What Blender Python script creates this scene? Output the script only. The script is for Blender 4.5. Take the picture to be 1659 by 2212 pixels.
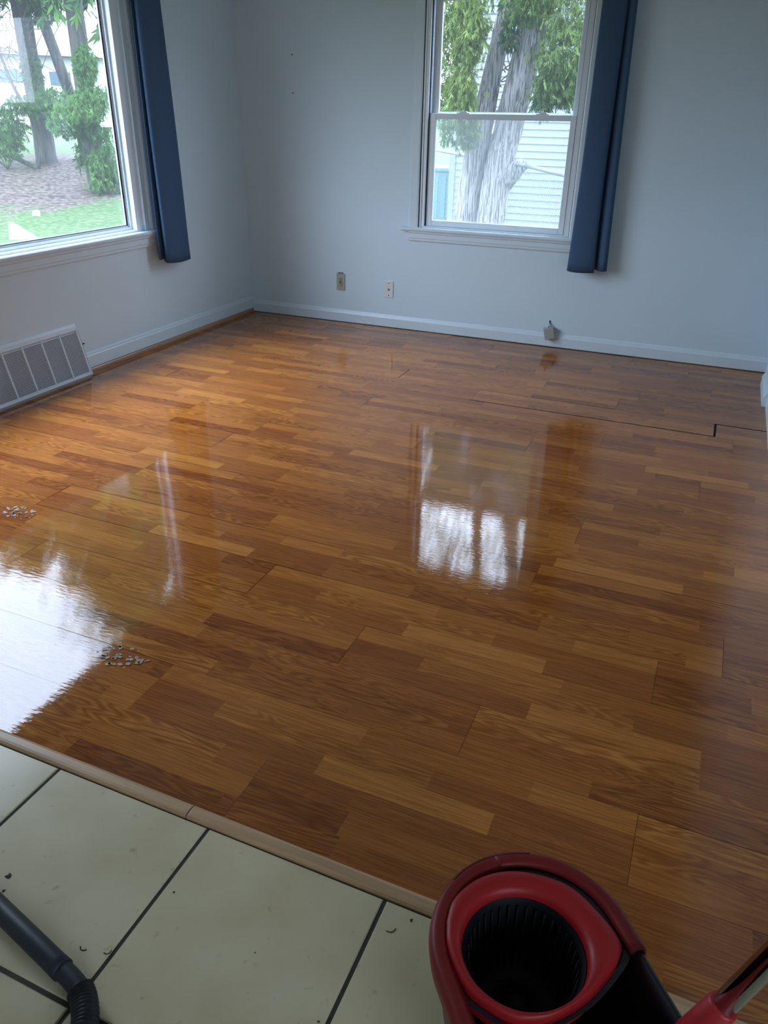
import bpy, bmesh, math, random
import numpy as np
from mathutils import Vector, Matrix
for o in list(bpy.data.objects): bpy.data.objects.remove(o)
sc = bpy.context.scene
col = sc.collection
R = math.radians
# ------------------------------------------------------------------ camera
cam_d = bpy.data.cameras.new('camera'); cam = bpy.data.objects.new('camera', cam_d); col.objects.link(cam)
cam_d.sensor_fit = 'HORIZONTAL'; cam_d.sensor_width = 36.0; cam_d.lens = 36.0 * 1632.5 / 1659
yaw, pit, rol = R(22.7326), R(-27.5568), R(1.0235)
fw = Vector((-math.sin(yaw) * math.cos(pit), math.cos(yaw) * math.cos(pit), math.sin(pit)))
rt = Vector((math.cos(yaw), math.sin(yaw), 0)); up = rt.cross(fw)
r2 = rt * math.cos(rol) + up * math.sin(rol); u2 = -rt * math.sin(rol) + up * math.cos(rol)
cam.matrix_world = Matrix(((r2.x, u2.x, -fw.x, 3.287), (r2.y, u2.y, -fw.y, -5.111), (r2.z, u2.z, -fw.z, 1.36), (0, 0, 0, 1)))
cam_d.clip_start = 0.02; cam_d.clip_end = 500
sc.camera = cam
# ------------------------------------------------------------------ world: bright overcast sky, brighter overhead
w = bpy.data.worlds.new('world'); sc.world = w; w.use_nodes = True
nt = w.node_tree; nt.nodes.clear()
out = nt.nodes.new('ShaderNodeOutputWorld'); bg = nt.nodes.new('ShaderNodeBackground')
tc = nt.nodes.new('ShaderNodeTexCoord'); sp = nt.nodes.new('ShaderNodeSeparateXYZ'); rmp = nt.nodes.new('ShaderNodeValToRGB')
nt.links.new(tc.outputs['Generated'], sp.inputs[0]); nt.links.new(sp.outputs['Z'], rmp.inputs[0])
cr = rmp.color_ramp
cr.elements[0].position = 0.0; cr.elements[0].color = (0.22, 0.26, 0.32, 1)
cr.elements[1].position = 1.0; cr.elements[1].color = (1.25, 1.48, 1.85, 1)
e = cr.elements.new(0.30); e.color = (0.38, 0.45, 0.55, 1)
e = cr.elements.new(0.64); e.color = (0.50, 0.61, 0.79, 1)
nt.links.new(rmp.outputs[0], bg.inputs[0]); bg.inputs[1].default_value = 8.0
nt.links.new(bg.outputs[0], out.inputs[0])
sc.view_settings.view_transform = 'Standard'; sc.view_settings.look = 'None'
sc.view_settings.exposure = 1.6; sc.view_settings.gamma = 1.0; sc.view_settings.use_curve_mapping = False
sc.cycles.use_denoising = True
sc.cycles.max_bounces = 10; sc.cycles.diffuse_bounces = 6; sc.cycles.transparent_max_bounces = 12
sc.cycles.sample_clamp_indirect = 8.0
sc.cycles.caustics_reflective = False; sc.cycles.caustics_refractive = False
def portal(name, loc, rot, sx, sy):
    l = bpy.data.lights.new(name, 'AREA'); l.shape = 'RECTANGLE'; l.size = sx; l.size_y = sy
    l.cycles.is_portal = True
    o = bpy.data.objects.new(name, l); o.location = loc; o.rotation_euler = rot; col.objects.link(o)

# ------------------------------------------------------------------ helpers
def tag(o, label=None, cat=None, group=None, kind=None):
    if label: o['label'] = label
    if cat: o['category'] = cat
    if group: o['group'] = group
    if kind: o['kind'] = kind
    return o
def empty(name, loc=(0, 0, 0), label=None, cat=None, group=None, kind=None):
    o = bpy.data.objects.new(name, None); o.location = loc; o.empty_display_size = 0.05; col.objects.link(o)
    return tag(o, label, cat, group, kind)
class MB:
    def __init__(s): s.v = []; s.f = []; s.s = []
    def add(s, v, f, smooth=False):
        n = len(s.v); s.v += [tuple(p) for p in v]; s.f += [tuple(i + n for i in q) for q in f]; s.s += [smooth] * len(f)
        return s
    def box(s, x0, x1, y0, y1, z0, z1):
        v = [(x, y, z) for x in (x0, x1) for y in (y0, y1) for z in (z0, z1)]
        return s.add(v, [(0, 1, 3, 2), (4, 6, 7, 5), (0, 4, 5, 1), (2, 3, 7, 6), (0, 2, 6, 4), (1, 5, 7, 3)])
    def obox(s, c, ax, ay, az, hx, hy, hz):
        c = Vector(c); ax = Vector(ax).normalized(); ay = Vector(ay).normalized(); az = Vector(az).normalized()
        v = [c + ax * a * hx + ay * b * hy + az * d * hz for a in (-1, 1) for b in (-1, 1) for d in (-1, 1)]
        return s.add(v, [(0, 1, 3, 2), (4, 6, 7, 5), (0, 4, 5, 1), (2, 3, 7, 6), (0, 2, 6, 4), (1, 5, 7, 3)])
    def prism(s, prof, axis, a, b, smooth=False):
        """profile: list of 2-D points swept along axis from a to b"""
        n = len(prof); v = []
        for t in (a, b):
            for p in prof:
                v.append((t, p[0], p[1]) if axis == 'x' else (p[0], t, p[1]) if axis == 'y' else (p[0], p[1], t))
        f = [(i, (i + 1) % n, n + (i + 1) % n, n + i) for i in range(n)] + [tuple(range(n))[::-1], tuple(range(n, 2 * n))]
        return s.add(v, f, smooth)
    def tube(s, pts, rad, n=16, caps=True, jitter=0, rng=None):
        pts = [Vector(p) for p in pts]; m = len(pts)
        if not hasattr(rad, '__len__'): rad = [rad] * m
        v = []; nrm = None
        for i, p in enumerate(pts):
            t = (pts[min(i + 1, m - 1)] - pts[max(i - 1, 0)]).normalized()
            if nrm is None:
                nrm = t.cross(Vector((0, 0, 1)));
                if nrm.length < 1e-3: nrm = t.cross(Vector((1, 0, 0)))
            nrm = (nrm - t * nrm.dot(t)).normalized(); bn = t.cross(nrm)
            for k in range(n):
                a = 2 * math.pi * k / n; r = rad[i]
                if jitter: r *= 1 + rng.uniform(-jitter, jitter)
                v.append(p + nrm * math.cos(a) * r + bn * math.sin(a) * r)
        f = [(i * n + k, i * n + (k + 1) % n, (i + 1) * n + (k + 1) % n, (i + 1) * n + k) for i in range(m - 1) for k in range(n)]
        if caps: f += [tuple(range(n))[::-1], tuple((m - 1) * n + k for k in range(n))]
        return s.add(v, f, True)
    def build(s, name, mat, parent=None, bevel=0, kind=None, origin=None):
        me = bpy.data.meshes.new(name)
        v = s.v
        org = Vector(origin) if origin else Vector((0, 0, 0))
        par = parent
        tot = Vector((0, 0, 0))
        while par is not None: tot += par.location; par = par.parent
        v = [tuple(Vector(p) - org - (tot if parent else Vector((0, 0, 0)))) for p in v] if (origin or parent) else v
        me.from_pydata(v, [], s.f); me.update()
        me.polygons.foreach_set('use_smooth', s.s)
        me.materials.append(mat)
        o = bpy.data.objects.new(name, me); col.objects.link(o)
        if parent: o.parent = parent
        if origin: o.location = org
        if bevel:
            b = o.modifiers.new('bevel', 'BEVEL'); b.width = bevel; b.segments = 2; b.limit_method = 'ANGLE'; b.angle_limit = R(40)
        if kind: o['kind'] = kind
        return o
def spline(pts, n):
    pts = [Vector(p) for p in pts]; P = [pts[0] * 2 - pts[1]] + pts + [pts[-1] * 2 - pts[-2]]; o = []
    for i in range(1, len(P) - 2):
        for k in range(n):
            t = k / n; a, b, c, d = P[i - 1], P[i], P[i + 1], P[i + 2]
            o.append(0.5 * ((2 * b) + (c - a) * t + (2 * a - 5 * b + 4 * c - d) * t * t + (3 * b - a - 3 * c + d) * t ** 3))
    o.append(pts[-1]); return o

# ------------------------------------------------------------------ materials
def mat(name, color=(.5, .5, .5), rough=.5, metal=0, spec=.5, ior=None, coat=0, coat_rough=.1, noise=0, nscale=20, bump=0, bscale=100, stretch=None):
    m = bpy.data.materials.new(name); m.use_nodes = True; t = m.node_tree; b = t.nodes['Principled BSDF']
    b.inputs['Base Color'].default_value = (*color, 1); b.inputs['Roughness'].default_value = rough; b.inputs['Metallic'].default_value = metal
    b.inputs['Specular IOR Level'].default_value = spec
    if ior: b.inputs['IOR'].default_value = ior
    b.inputs['Coat Weight'].default_value = coat; b.inputs['Coat Roughness'].default_value = coat_rough
    def coords(scale):
        c = t.nodes.new('ShaderNodeTexCoord'); n = t.nodes.new('ShaderNodeTexNoise'); n.inputs['Scale'].default_value = scale; n.inputs['Detail'].default_value = 5
        if stretch:
            mp = t.nodes.new('ShaderNodeMapping'); mp.inputs['Scale'].default_value = stretch
            t.links.new(c.outputs['Object'], mp.inputs[0]); t.links.new(mp.outputs[0], n.inputs['Vector'])
        else: t.links.new(c.outputs['Object'], n.inputs['Vector'])
        return n
    if noise:
        n = coords(nscale); r = t.nodes.new('ShaderNodeValToRGB')
        r.color_ramp.elements[0].position = .3; r.color_ramp.elements[1].position = .7
        r.color_ramp.elements[0].color = (*[c * (1 - noise) for c in color], 1); r.color_ramp.elements[1].color = (*[min(1, c * (1 + noise)) for c in color], 1)
        t.links.new(n.outputs[0], r.inputs[0]); t.links.new(r.outputs[0], b.inputs['Base Color'])
    if bump:
        n = coords(bscale); bp = t.nodes.new('ShaderNodeBump'); bp.inputs['Strength'].default_value = bump; bp.inputs['Distance'].default_value = .002
        t.links.new(n.outputs[0], bp.inputs['Height']); t.links.new(bp.outputs[0], b.inputs['Normal'])
    return m
M = {}
M['wall'] = mat('wall_paint', (.60, .715, .79), .55, spec=.3, noise=.012, nscale=3, bump=.12, bscale=160)
M['ceiling'] = mat('ceiling_paint', (.72, .74, .74), .8)
M['trim'] = mat('white_trim_paint', (.62, .72, .79), .35, noise=.02, nscale=8)
M['vinyl'] = mat('white_vinyl', (.70, .77, .84), .3)
M['vinyl_dark'] = mat('dark_gasket', (.03, .035, .04), .6)
M['casing_wood'] = mat('worn_wood_stop', (.10, .075, .055), .5, noise=.2, nscale=30, stretch=(1, 1, .05))
M['curtain'] = mat('navy_curtain_cloth', (.045, .088, .165), .75, spec=.25, noise=.05, nscale=60, bump=.25, bscale=500)
M['curtain_in'] = M['curtain']
M['steel'] = mat('brushed_steel', (.6, .6, .6), .3, metal=1)
M['chrome'] = mat('chrome', (.72, .72, .70), .16, metal=1)
M['grille'] = mat('white_painted_grille', (.64, .70, .78), .4)
M['black'] = mat('dark_cavity', (.012, .014, .018), .9)
M['duct'] = mat('duct_cavity', (.02, .024, .03), .8)
M['beige_plate'] = mat('beige_outlet_plastic', (.40, .38, .33), .4)
M['white_plate'] = mat('white_plastic_plate', (.68, .70, .72), .35)
M['outlet_face'] = mat('outlet_ivory', (.34, .33, .27), .35)
M['shoe'] = mat('oak_shoe_moulding', (.34, .19, .12), .3, noise=.25, nscale=12, stretch=(1, .08, 1))
M['strip'] = mat('oak_transition', (.47, .29, .16), .38, noise=.22, nscale=60, stretch=(.05, 1, 1), bump=.2, bscale=90)
M['red'] = mat('red_plastic', (.36, .011, .014), .45, spec=.35, bump=.1, bscale=60)
M['red_dark'] = mat('dark_red_plastic', (.13, .008, .014), .45)
M['charcoal'] = mat('charcoal_plastic', (.009, .011, .018), .4)
M['hose'] = mat('black_hose_plastic', (.013, .017, .028), .5, noise=.15, nscale=15)
M['basket'] = mat('black_basket_plastic', (.004, .0045, .007), .6, spec=.25)
M['water'] = mat('dark_mop_water', (.012, .014, .016), .05)
M['mopcloth'] = mat('grey_microfibre', (.3, .3, .32), .9)
M['scrap'] = mat('dry_leaf_scrap', (.05, .045, .035), .8)
M['residue'] = mat('dried_residue', (.30, .17, .10), .35)
M['nail'] = mat('nail_dark', (.05, .05, .05), .5, metal=.6)
M['wire'] = mat('dark_wire', (.02, .02, .025), .5)

# laminate floor: three-strip oak planks, tone and grain offset carried per block
def floor_mat():
    m = bpy.data.materials.new('laminate_oak'); m.use_nodes = True; t = m.node_tree; b = t.nodes['Principled BSDF']; N = t.nodes.new; L = t.links.new
    at = N('ShaderNodeAttribute'); at.attribute_name = 'blk'; sep = N('ShaderNodeSeparateColor'); L(at.outputs['Color'], sep.inputs[0])
    c = N('ShaderNodeTexCoord'); off = N('ShaderNodeVectorMath'); off.operation = 'MULTIPLY_ADD'
    cmb = N('ShaderNodeCombineXYZ'); L(sep.outputs[1], cmb.inputs[0]); L(sep.outputs[1], cmb.inputs[1]); L(sep.outputs[1], cmb.inputs[2])
    L(cmb.outputs[0], off.inputs[0]); off.inputs[1].default_value = (37, 3.1, 9); L(c.outputs['Object'], off.inputs[2])
    # fine pores
    mp = N('ShaderNodeMapping'); mp.inputs['Scale'].default_value = (7, 260, 1); L(off.outputs[0], mp.inputs[0])
    n1 = N('ShaderNodeTexNoise'); n1.inputs['Scale'].default_value = 1; n1.inputs['Detail'].default_value = 4; L(mp.outputs[0], n1.inputs['Vector'])
    # cathedral rings
    mp2 = N('ShaderNodeMapping'); mp2.inputs['Scale'].default_value = (2.6, 19, 1); L(off.outputs[0], mp2.inputs[0])
    n2 = N('ShaderNodeTexNoise'); n2.inputs['Scale'].default_value = 1; n2.inputs['Detail'].default_value = 1.5; n2.inputs['Distortion'].default_value = .3; L(mp2.outputs[0], n2.inputs['Vector'])
    mul = N('ShaderNodeMath'); mul.operation = 'MULTIPLY'; L(n2.outputs[0], mul.inputs[0]); mul.inputs[1].default_value = 85
    sn = N('ShaderNodeMath'); sn.operation = 'SINE'; L(mul.outputs[0], sn.inputs[0])
    mr = N('ShaderNodeMapRange'); mr.inputs[1].default_value = -1; mr.inputs[2].default_value = 1; mr.inputs[3].default_value = 0; mr.inputs[4].default_value = 1; L(sn.outputs[0], mr.inputs[0])
    # strength of the rings per block
    rs = N('ShaderNodeMath'); rs.operation = 'MULTIPLY'; L(mr.outputs[0], rs.inputs[0]); L(sep.outputs[2], rs.inputs[1])
    f1 = N('ShaderNodeMapRange'); f1.inputs[1].default_value = .38; f1.inputs[2].default_value = .62; L(n1.outputs[0], f1.inputs[0])
    base = N('ShaderNodeValToRGB'); L(sep.outputs[0], base.inputs[0])
    e = base.color_ramp.elements; e[0].position = 0; e[0].color = (.26, .072, .016, 1); e[1].position = 1; e[1].color = (.56, .225, .046, 1)
    q = e.new(.5); q.color = (.44, .160, .030, 1)
    dk = N('ShaderNodeMix'); dk.data_type = 'RGBA'; dk.blend_type = 'MULTIPLY'; L(base.outputs[0], dk.inputs[6])
    dk.inputs[7].default_value = (.52, .40, .34, 1)
    m1 = N('ShaderNodeMath'); m1.operation = 'MULTIPLY'; L(rs.outputs[0], m1.inputs[0]); m1.inputs[1].default_value = .75; L(m1.outputs[0], dk.inputs[0])
    dk2 = N('ShaderNodeMix'); dk2.data_type = 'RGBA'; dk2.blend_type = 'MULTIPLY'; L(dk.outputs[2], dk2.inputs[6]); dk2.inputs[7].default_value = (.58, .48, .42, 1)
    m2 = N('ShaderNodeMath'); m2.operation = 'MULTIPLY'; L(f1.outputs[0], m2.inputs[0]); m2.inputs[1].default_value = .7; L(m2.outputs[0], dk2.inputs[0])
    L(dk2.outputs[2], b.inputs['Base Color'])
    b.inputs['Roughness'].default_value = .5; b.inputs['Specular IOR Level'].default_value = .0
    b.inputs['Coat Weight'].default_value = 1.0; b.inputs['Coat IOR'].default_value = 1.5
    # wet sheen varies slowly
    n3 = N('ShaderNodeTexNoise'); n3.inputs['Scale'].default_value = 2.2; n3.inputs['Detail'].default_value = 3; L(c.outputs['Object'], n3.inputs['Vector'])
    rr = N('ShaderNodeMapRange'); rr.inputs[1].default_value = .3; rr.inputs[2].default_value = .7; rr.inputs[3].default_value = .015; rr.inputs[4].default_value = .05; L(n3.outputs[0], rr.inputs[0]); L(rr.outputs[0], b.inputs['Coat Roughness'])
    mp4 = N('ShaderNodeMapping'); mp4.inputs['Scale'].default_value = (28, 110, 1); L(c.outputs['Object'], mp4.inputs[0])
    n4 = N('ShaderNodeTexNoise'); n4.inputs['Scale'].default_value = 1; n4.inputs['Detail'].default_value = 3; L(mp4.outputs[0], n4.inputs['Vector'])
    bp = N('ShaderNodeBump'); bp.inputs['Strength'].default_value = .11; bp.inputs['Distance'].default_value = .0012; L(n4.outputs[0], bp.inputs['Height'])
    L(bp.outputs[0], b.inputs['Coat Normal']); L(bp.outputs[0], b.inputs['Normal'])
    return m
M['laminate'] = floor_mat()
def tile_mat():
    m = bpy.data.materials.new('cream_floor_tile'); m.use_nodes = True; t = m.node_tree; b = t.nodes['Principled BSDF']; N = t.nodes.new; L = t.links.new
    c = N('ShaderNodeTexCoord'); n = N('ShaderNodeTexNoise'); n.inputs['Scale'].default_value = 5; n.inputs['Detail'].default_value = 6; L(c.outputs['Object'], n.inputs['Vector'])
    r = N('ShaderNodeValToRGB'); r.color_ramp.elements[0].position = .32; r.color_ramp.elements[0].color = (.52, .435, .28, 1); r.color_ramp.elements[1].position = .62; r.color_ramp.elements[1].color = (.62, .535, .37, 1)
    L(n.outputs[0], r.inputs[0])
    n2 = N('ShaderNodeTexNoise'); n2.inputs['Scale'].default_value = 38; n2.inputs['Detail'].default_value = 3; L(c.outputs['Object'], n2.inputs['Vector'])
    r2_ = N('ShaderNodeValToRGB'); r2_.color_ramp.elements[0].position = .24; r2_.color_ramp.elements[0].color = (.55, .52, .45, 1); r2_.color_ramp.elements[1].position = .34; r2_.color_ramp.elements[1].color = (1, 1, 1, 1)
    L(n2.outputs[0], r2_.inputs[0])
    mx = N('ShaderNodeMix'); mx.data_type = 'RGBA'; mx.blend_type = 'MULTIPLY'; mx.inputs[0].default_value = .5; L(r.outputs[0], mx.inputs[6]); L(r2_.outputs[0], mx.inputs[7]); L(mx.outputs[2], b.inputs['Base Color'])
    b.inputs['Roughness'].default_value = .26
    bp = N('ShaderNodeBump'); bp.inputs['Strength'].default_value = .15; bp.inputs['Distance'].default_value = .002; L(n.outputs[0], bp.inputs['Height']); L(bp.outputs[0], b.inputs['Normal'])
    return m
M['tile'] = tile_mat()
M['grout'] = mat('dark_grout', (.055, .05, .042), .8, noise=.2, nscale=40)
def glass_mat(name, tint, veil=0.0, veilcol=(.8, .85, .9)):
    m = bpy.data.materials.new(name); m.use_nodes = True; t = m.node_tree; t.nodes.clear(); N = t.nodes.new; L = t.links.new
    o = N('ShaderNodeOutputMaterial'); tr = N('ShaderNodeBsdfTransparent'); tr.inputs[0].default_value = (*tint, 1)
    g = N('ShaderNodeBsdfGlossy'); g.inputs['Roughness'].default_value = .0; fr = N('ShaderNodeFresnel'); ge = N('ShaderNodeNewGeometry'); io = N('ShaderNodeMapRange'); io.inputs[3].default_value = 1.45; io.inputs[4].default_value = 1 / 1.45; L(ge.outputs['Backfacing'], io.inputs[0]); L(io.outputs[0], fr.inputs[0])
    mx = N('ShaderNodeMixShader'); L(fr.outputs[0], mx.inputs[0]); L(tr.outputs[0], mx.inputs[1]); L(g.outputs[0], mx.inputs[2])
    last = mx
    if veil:
        d = N('ShaderNodeBsdfTranslucent'); d.inputs[0].default_value = (*veilcol, 1)
        m2 = N('ShaderNodeMixShader'); m2.inputs[0].default_value = veil; L(mx.outputs[0], m2.inputs[1]); L(d.outputs[0], m2.inputs[2]); last = m2
    L(last.outputs[0], o.inputs[0]); return m
M['glass'] = glass_mat('window_glass', (.95, .96, .96), .012)
M['screen'] = glass_mat('insect_screen', (.97, .98, .98), .05)
def leaf_mat(name, a, b_, tr=.3):
    m = bpy.data.materials.new(name); m.use_nodes = True; t = m.node_tree; t.nodes.clear(); N = t.nodes.new; L = t.links.new
    o = N('ShaderNodeOutputMaterial'); at = N('ShaderNodeAttribute'); at.attribute_name = 'tone'
    r = N('ShaderNodeValToRGB'); r.color_ramp.elements[0].color = (*a, 1); r.color_ramp.elements[1].color = (*b_, 1); L(at.outputs['Fac'], r.inputs[0])
    d = N('ShaderNodeBsdfDiffuse'); l = N('ShaderNodeBsdfTranslucent'); L(r.outputs[0], d.inputs[0]); L(r.outputs[0], l.inputs[0])
    mx = N('ShaderNodeMixShader'); mx.inputs[0].default_value = tr; L(d.outputs[0], mx.inputs[1]); L(l.outputs[0], mx.inputs[2]); L(mx.outputs[0], o.inputs[0]); return m
M['cedar'] = leaf_mat('cedar_foliage', (.035, .085, .038), (.21, .27, .085), .45)
M['cedar_far'] = leaf_mat('cedar_foliage_far', (.026, .070, .030), (.12, .23, .06), .4)
def bark_mat(name, a, b_, sc_=(22, 22, 3)):
    m = bpy.data.materials.new(name); m.use_nodes = True; t = m.node_tree; b = t.nodes['Principled BSDF']; N = t.nodes.new; L = t.links.new
    c = N('ShaderNodeTexCoord'); mp = N('ShaderNodeMapping'); mp.inputs['Scale'].default_value = sc_; L(c.outputs['Object'], mp.inputs[0])
    n = N('ShaderNodeTexNoise'); n.inputs['Scale'].default_value = 1; n.inputs['Detail'].default_value = 5; n.inputs['Distortion'].default_value = .6; L(mp.outputs[0], n.inputs['Vector'])
    r = N('ShaderNodeValToRGB'); r.color_ramp.elements[0].position = .38; r.color_ramp.elements[0].color = (*a, 1); r.color_ramp.elements[1].position = .56; r.color_ramp.elements[1].color = (*b_, 1)
    L(n.outputs[0], r.inputs[0]); L(r.outputs[0], b.inputs['Base Color']); b.inputs['Roughness'].default_value = .9
    bp = N('ShaderNodeBump'); bp.inputs['Strength'].default_value = .9; bp.inputs['Distance'].default_value = .03; L(n.outputs[0], bp.inputs['Height']); L(bp.outputs[0], b.inputs['Normal'])
    return m
M['bark'] = bark_mat('shaggy_bark', (.075, .066, .066), (.33, .295, .30), (62, 62, 3.6))
M['bark_far'] = bark_mat('cedar_bark', (.030, .027, .026), (.075, .066, .062), (14, 14, 2))
def ground_mat():
    m = bpy.data.materials.new('lawn_and_mulch'); m.use_nodes = True; t = m.node_tree; b = t.nodes['Principled BSDF']; N = t.nodes.new; L = t.links.new
    at = N('ShaderNodeAttribute'); at.attribute_name = 'mulch'; c = N('ShaderNodeTexCoord')
    n = N('ShaderNodeTexNoise'); n.inputs['Scale'].default_value = 1.3; n.inputs['Detail'].default_value = 8; L(c.outputs['Object'], n.inputs['Vector'])
    n2 = N('ShaderNodeTexNoise'); n2.inputs['Scale'].default_value = 14; n2.inputs['Detail'].default_value = 6; L(c.outputs['Object'], n2.inputs['Vector'])
    g = N('ShaderNodeValToRGB'); g.color_ramp.elements[0].position = .35; g.color_ramp.elements[0].color = (.021, .052, .016, 1); g.color_ramp.elements[1].position = .68; g.color_ramp.elements[1].color = (.066, .082, .042, 1); L(n2.outputs[0], g.inputs[0])
    u = N('ShaderNodeValToRGB'); u.color_ramp.elements[0].position = .35; u.color_ramp.elements[0].color = (.030, .022, .020, 1); u.color_ramp.elements[1].position = .66; u.color_ramp.elements[1].color = (.105, .082, .070, 1); L(n2.outputs[0], u.inputs[0])
    ad = N('ShaderNodeMath'); ad.operation = 'ADD'; L(at.outputs['Fac'], ad.inputs[0]); L(n.outputs[0], ad.inputs[1])
    mr = N('ShaderNodeMapRange'); mr.inputs[1].default_value = .92; mr.inputs[2].default_value = 1.08; L(ad.outputs[0], mr.inputs[0])
    mx = N('ShaderNodeMix'); mx.data_type = 'RGBA'; L(mr.outputs[0], mx.inputs[0]); L(g.outputs[0], mx.inputs[6]); L(u.outputs[0], mx.inputs[7]); L(mx.outputs[2], b.inputs['Base Color']); b.inputs['Roughness'].default_value = .95
    b.inputs['Specular IOR Level'].default_value = .1
    bp = N('ShaderNodeBump'); bp.inputs['Strength'].default_value = .7; bp.inputs['Distance'].default_value = .05; L(n2.outputs[0], bp.inputs['Height']); L(bp.outputs[0], b.inputs['Normal'])
    return m
M['ground'] = ground_mat()
M['siding'] = mat('pale_grey_vinyl_siding', (.175, .187, .208), .5)
M['siding_far'] = mat('pale_house_wall', (.26, .26, .27), .7)
M['roof'] = mat('grey_shingle', (.09, .09, .095), .9, noise=.2, nscale=8)
M['asphalt'] = mat('concrete_road', (.22, .22, .225), .9, noise=.08, nscale=2)
M['galv'] = mat('galvanised_wire', (.16, .17, .18), .6)
M['teal'] = mat('teal_plastic', (.004, .15, .19), .4)
M['carpaint'] = mat('white_car_paint', (.6, .62, .65), .2, coat=.6)
M['carglass'] = mat('car_window', (.05, .07, .09), .05)
M['tyre'] = mat('tyre_rubber', (.02, .02, .02), .8)
M['block'] = mat('pale_stone_block', (.26, .235, .23), .8)

# ------------------------------------------------------------------ room shell (x right, y towards the far wall, z up)
XR = 3.684; YF = -4.183; H = 2.44; T = .14
W1 = (-3.75, -1.145, .70, 2.02)      # left picture window opening y0,y1,z0,z1
W2 = (1.36, 2.382, .695, 2.05)       # far window opening x0,x1,z0,z1
b = MB(); b.box(-T, 0, -8.2, W1[0], 0, H); b.box(-T, 0, W1[1], T, 0, H); b.box(-T, 0, W1[0], W1[1], 0, W1[2]); b.box(-T, 0, W1[0], W1[1], W1[3], H)
b.build('wall_left', M['wall'], kind='structure')
b = MB(); b.box(0, W2[0], 0, T, 0, H); b.box(W2[1], XR + T, 0, T, 0, H); b.box(W2[0], W2[1], 0, T, 0, W2[2]); b.box(W2[0], W2[1], 0, T, W2[3], H)
b.build('wall_back', M['wall'], kind='structure')
b = MB(); b.box(XR, XR + T, -4.12, 0, 0, H); b.build('wall_right', M['wall'], kind='structure')  # unseen near end lengthened to block light from the added window
b = MB(); b.box(XR + T, 5.8, -3.35, -3.35 + T, 0, H); b.build('wall_right_return', M['wall'], kind='structure')
b = MB(); b.box(5.8, 5.8 + T, -8.2, -7.95, 0, H); b.box(5.8, 5.8 + T, -6.3, -3.35 + T, 0, H); b.box(5.8, 5.8 + T, -7.95, -6.3, 2.2, H); b.box(5.8, 5.8 + T, -7.95, -6.3, 0, .7); b.build('wall_far_right', M['wall'], kind='structure')
b = MB(); b.box(-T, 5.8 + T, -8.2 - T, -8.2, 0, H); b.build('wall_rear', M['wall'], kind='structure')
b = MB(); b.box(-T, 5.8 + T, -8.2 - T, T, H, H + .1); b.build('ceiling', M['ceiling'], kind='structure')

b = MB(); b.box(-T, 5.8 + T, -8.2 - T, T, H + .1, 5.3); b.build('sky_block_storey', M['siding'], kind='structure')  # unseen storey added to keep sky light off the neighbour's siding
b = MB(); b.prism([(-8.8, 5.2), (.7, 5.2), (.7, 5.3), (-4, 7.4), (-8.8, 5.3)], 'x', -.75, 6.5); b.build('roof', M['roof'], kind='structure')  # unseen roof, added with the storey to block sky over the gap
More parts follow.
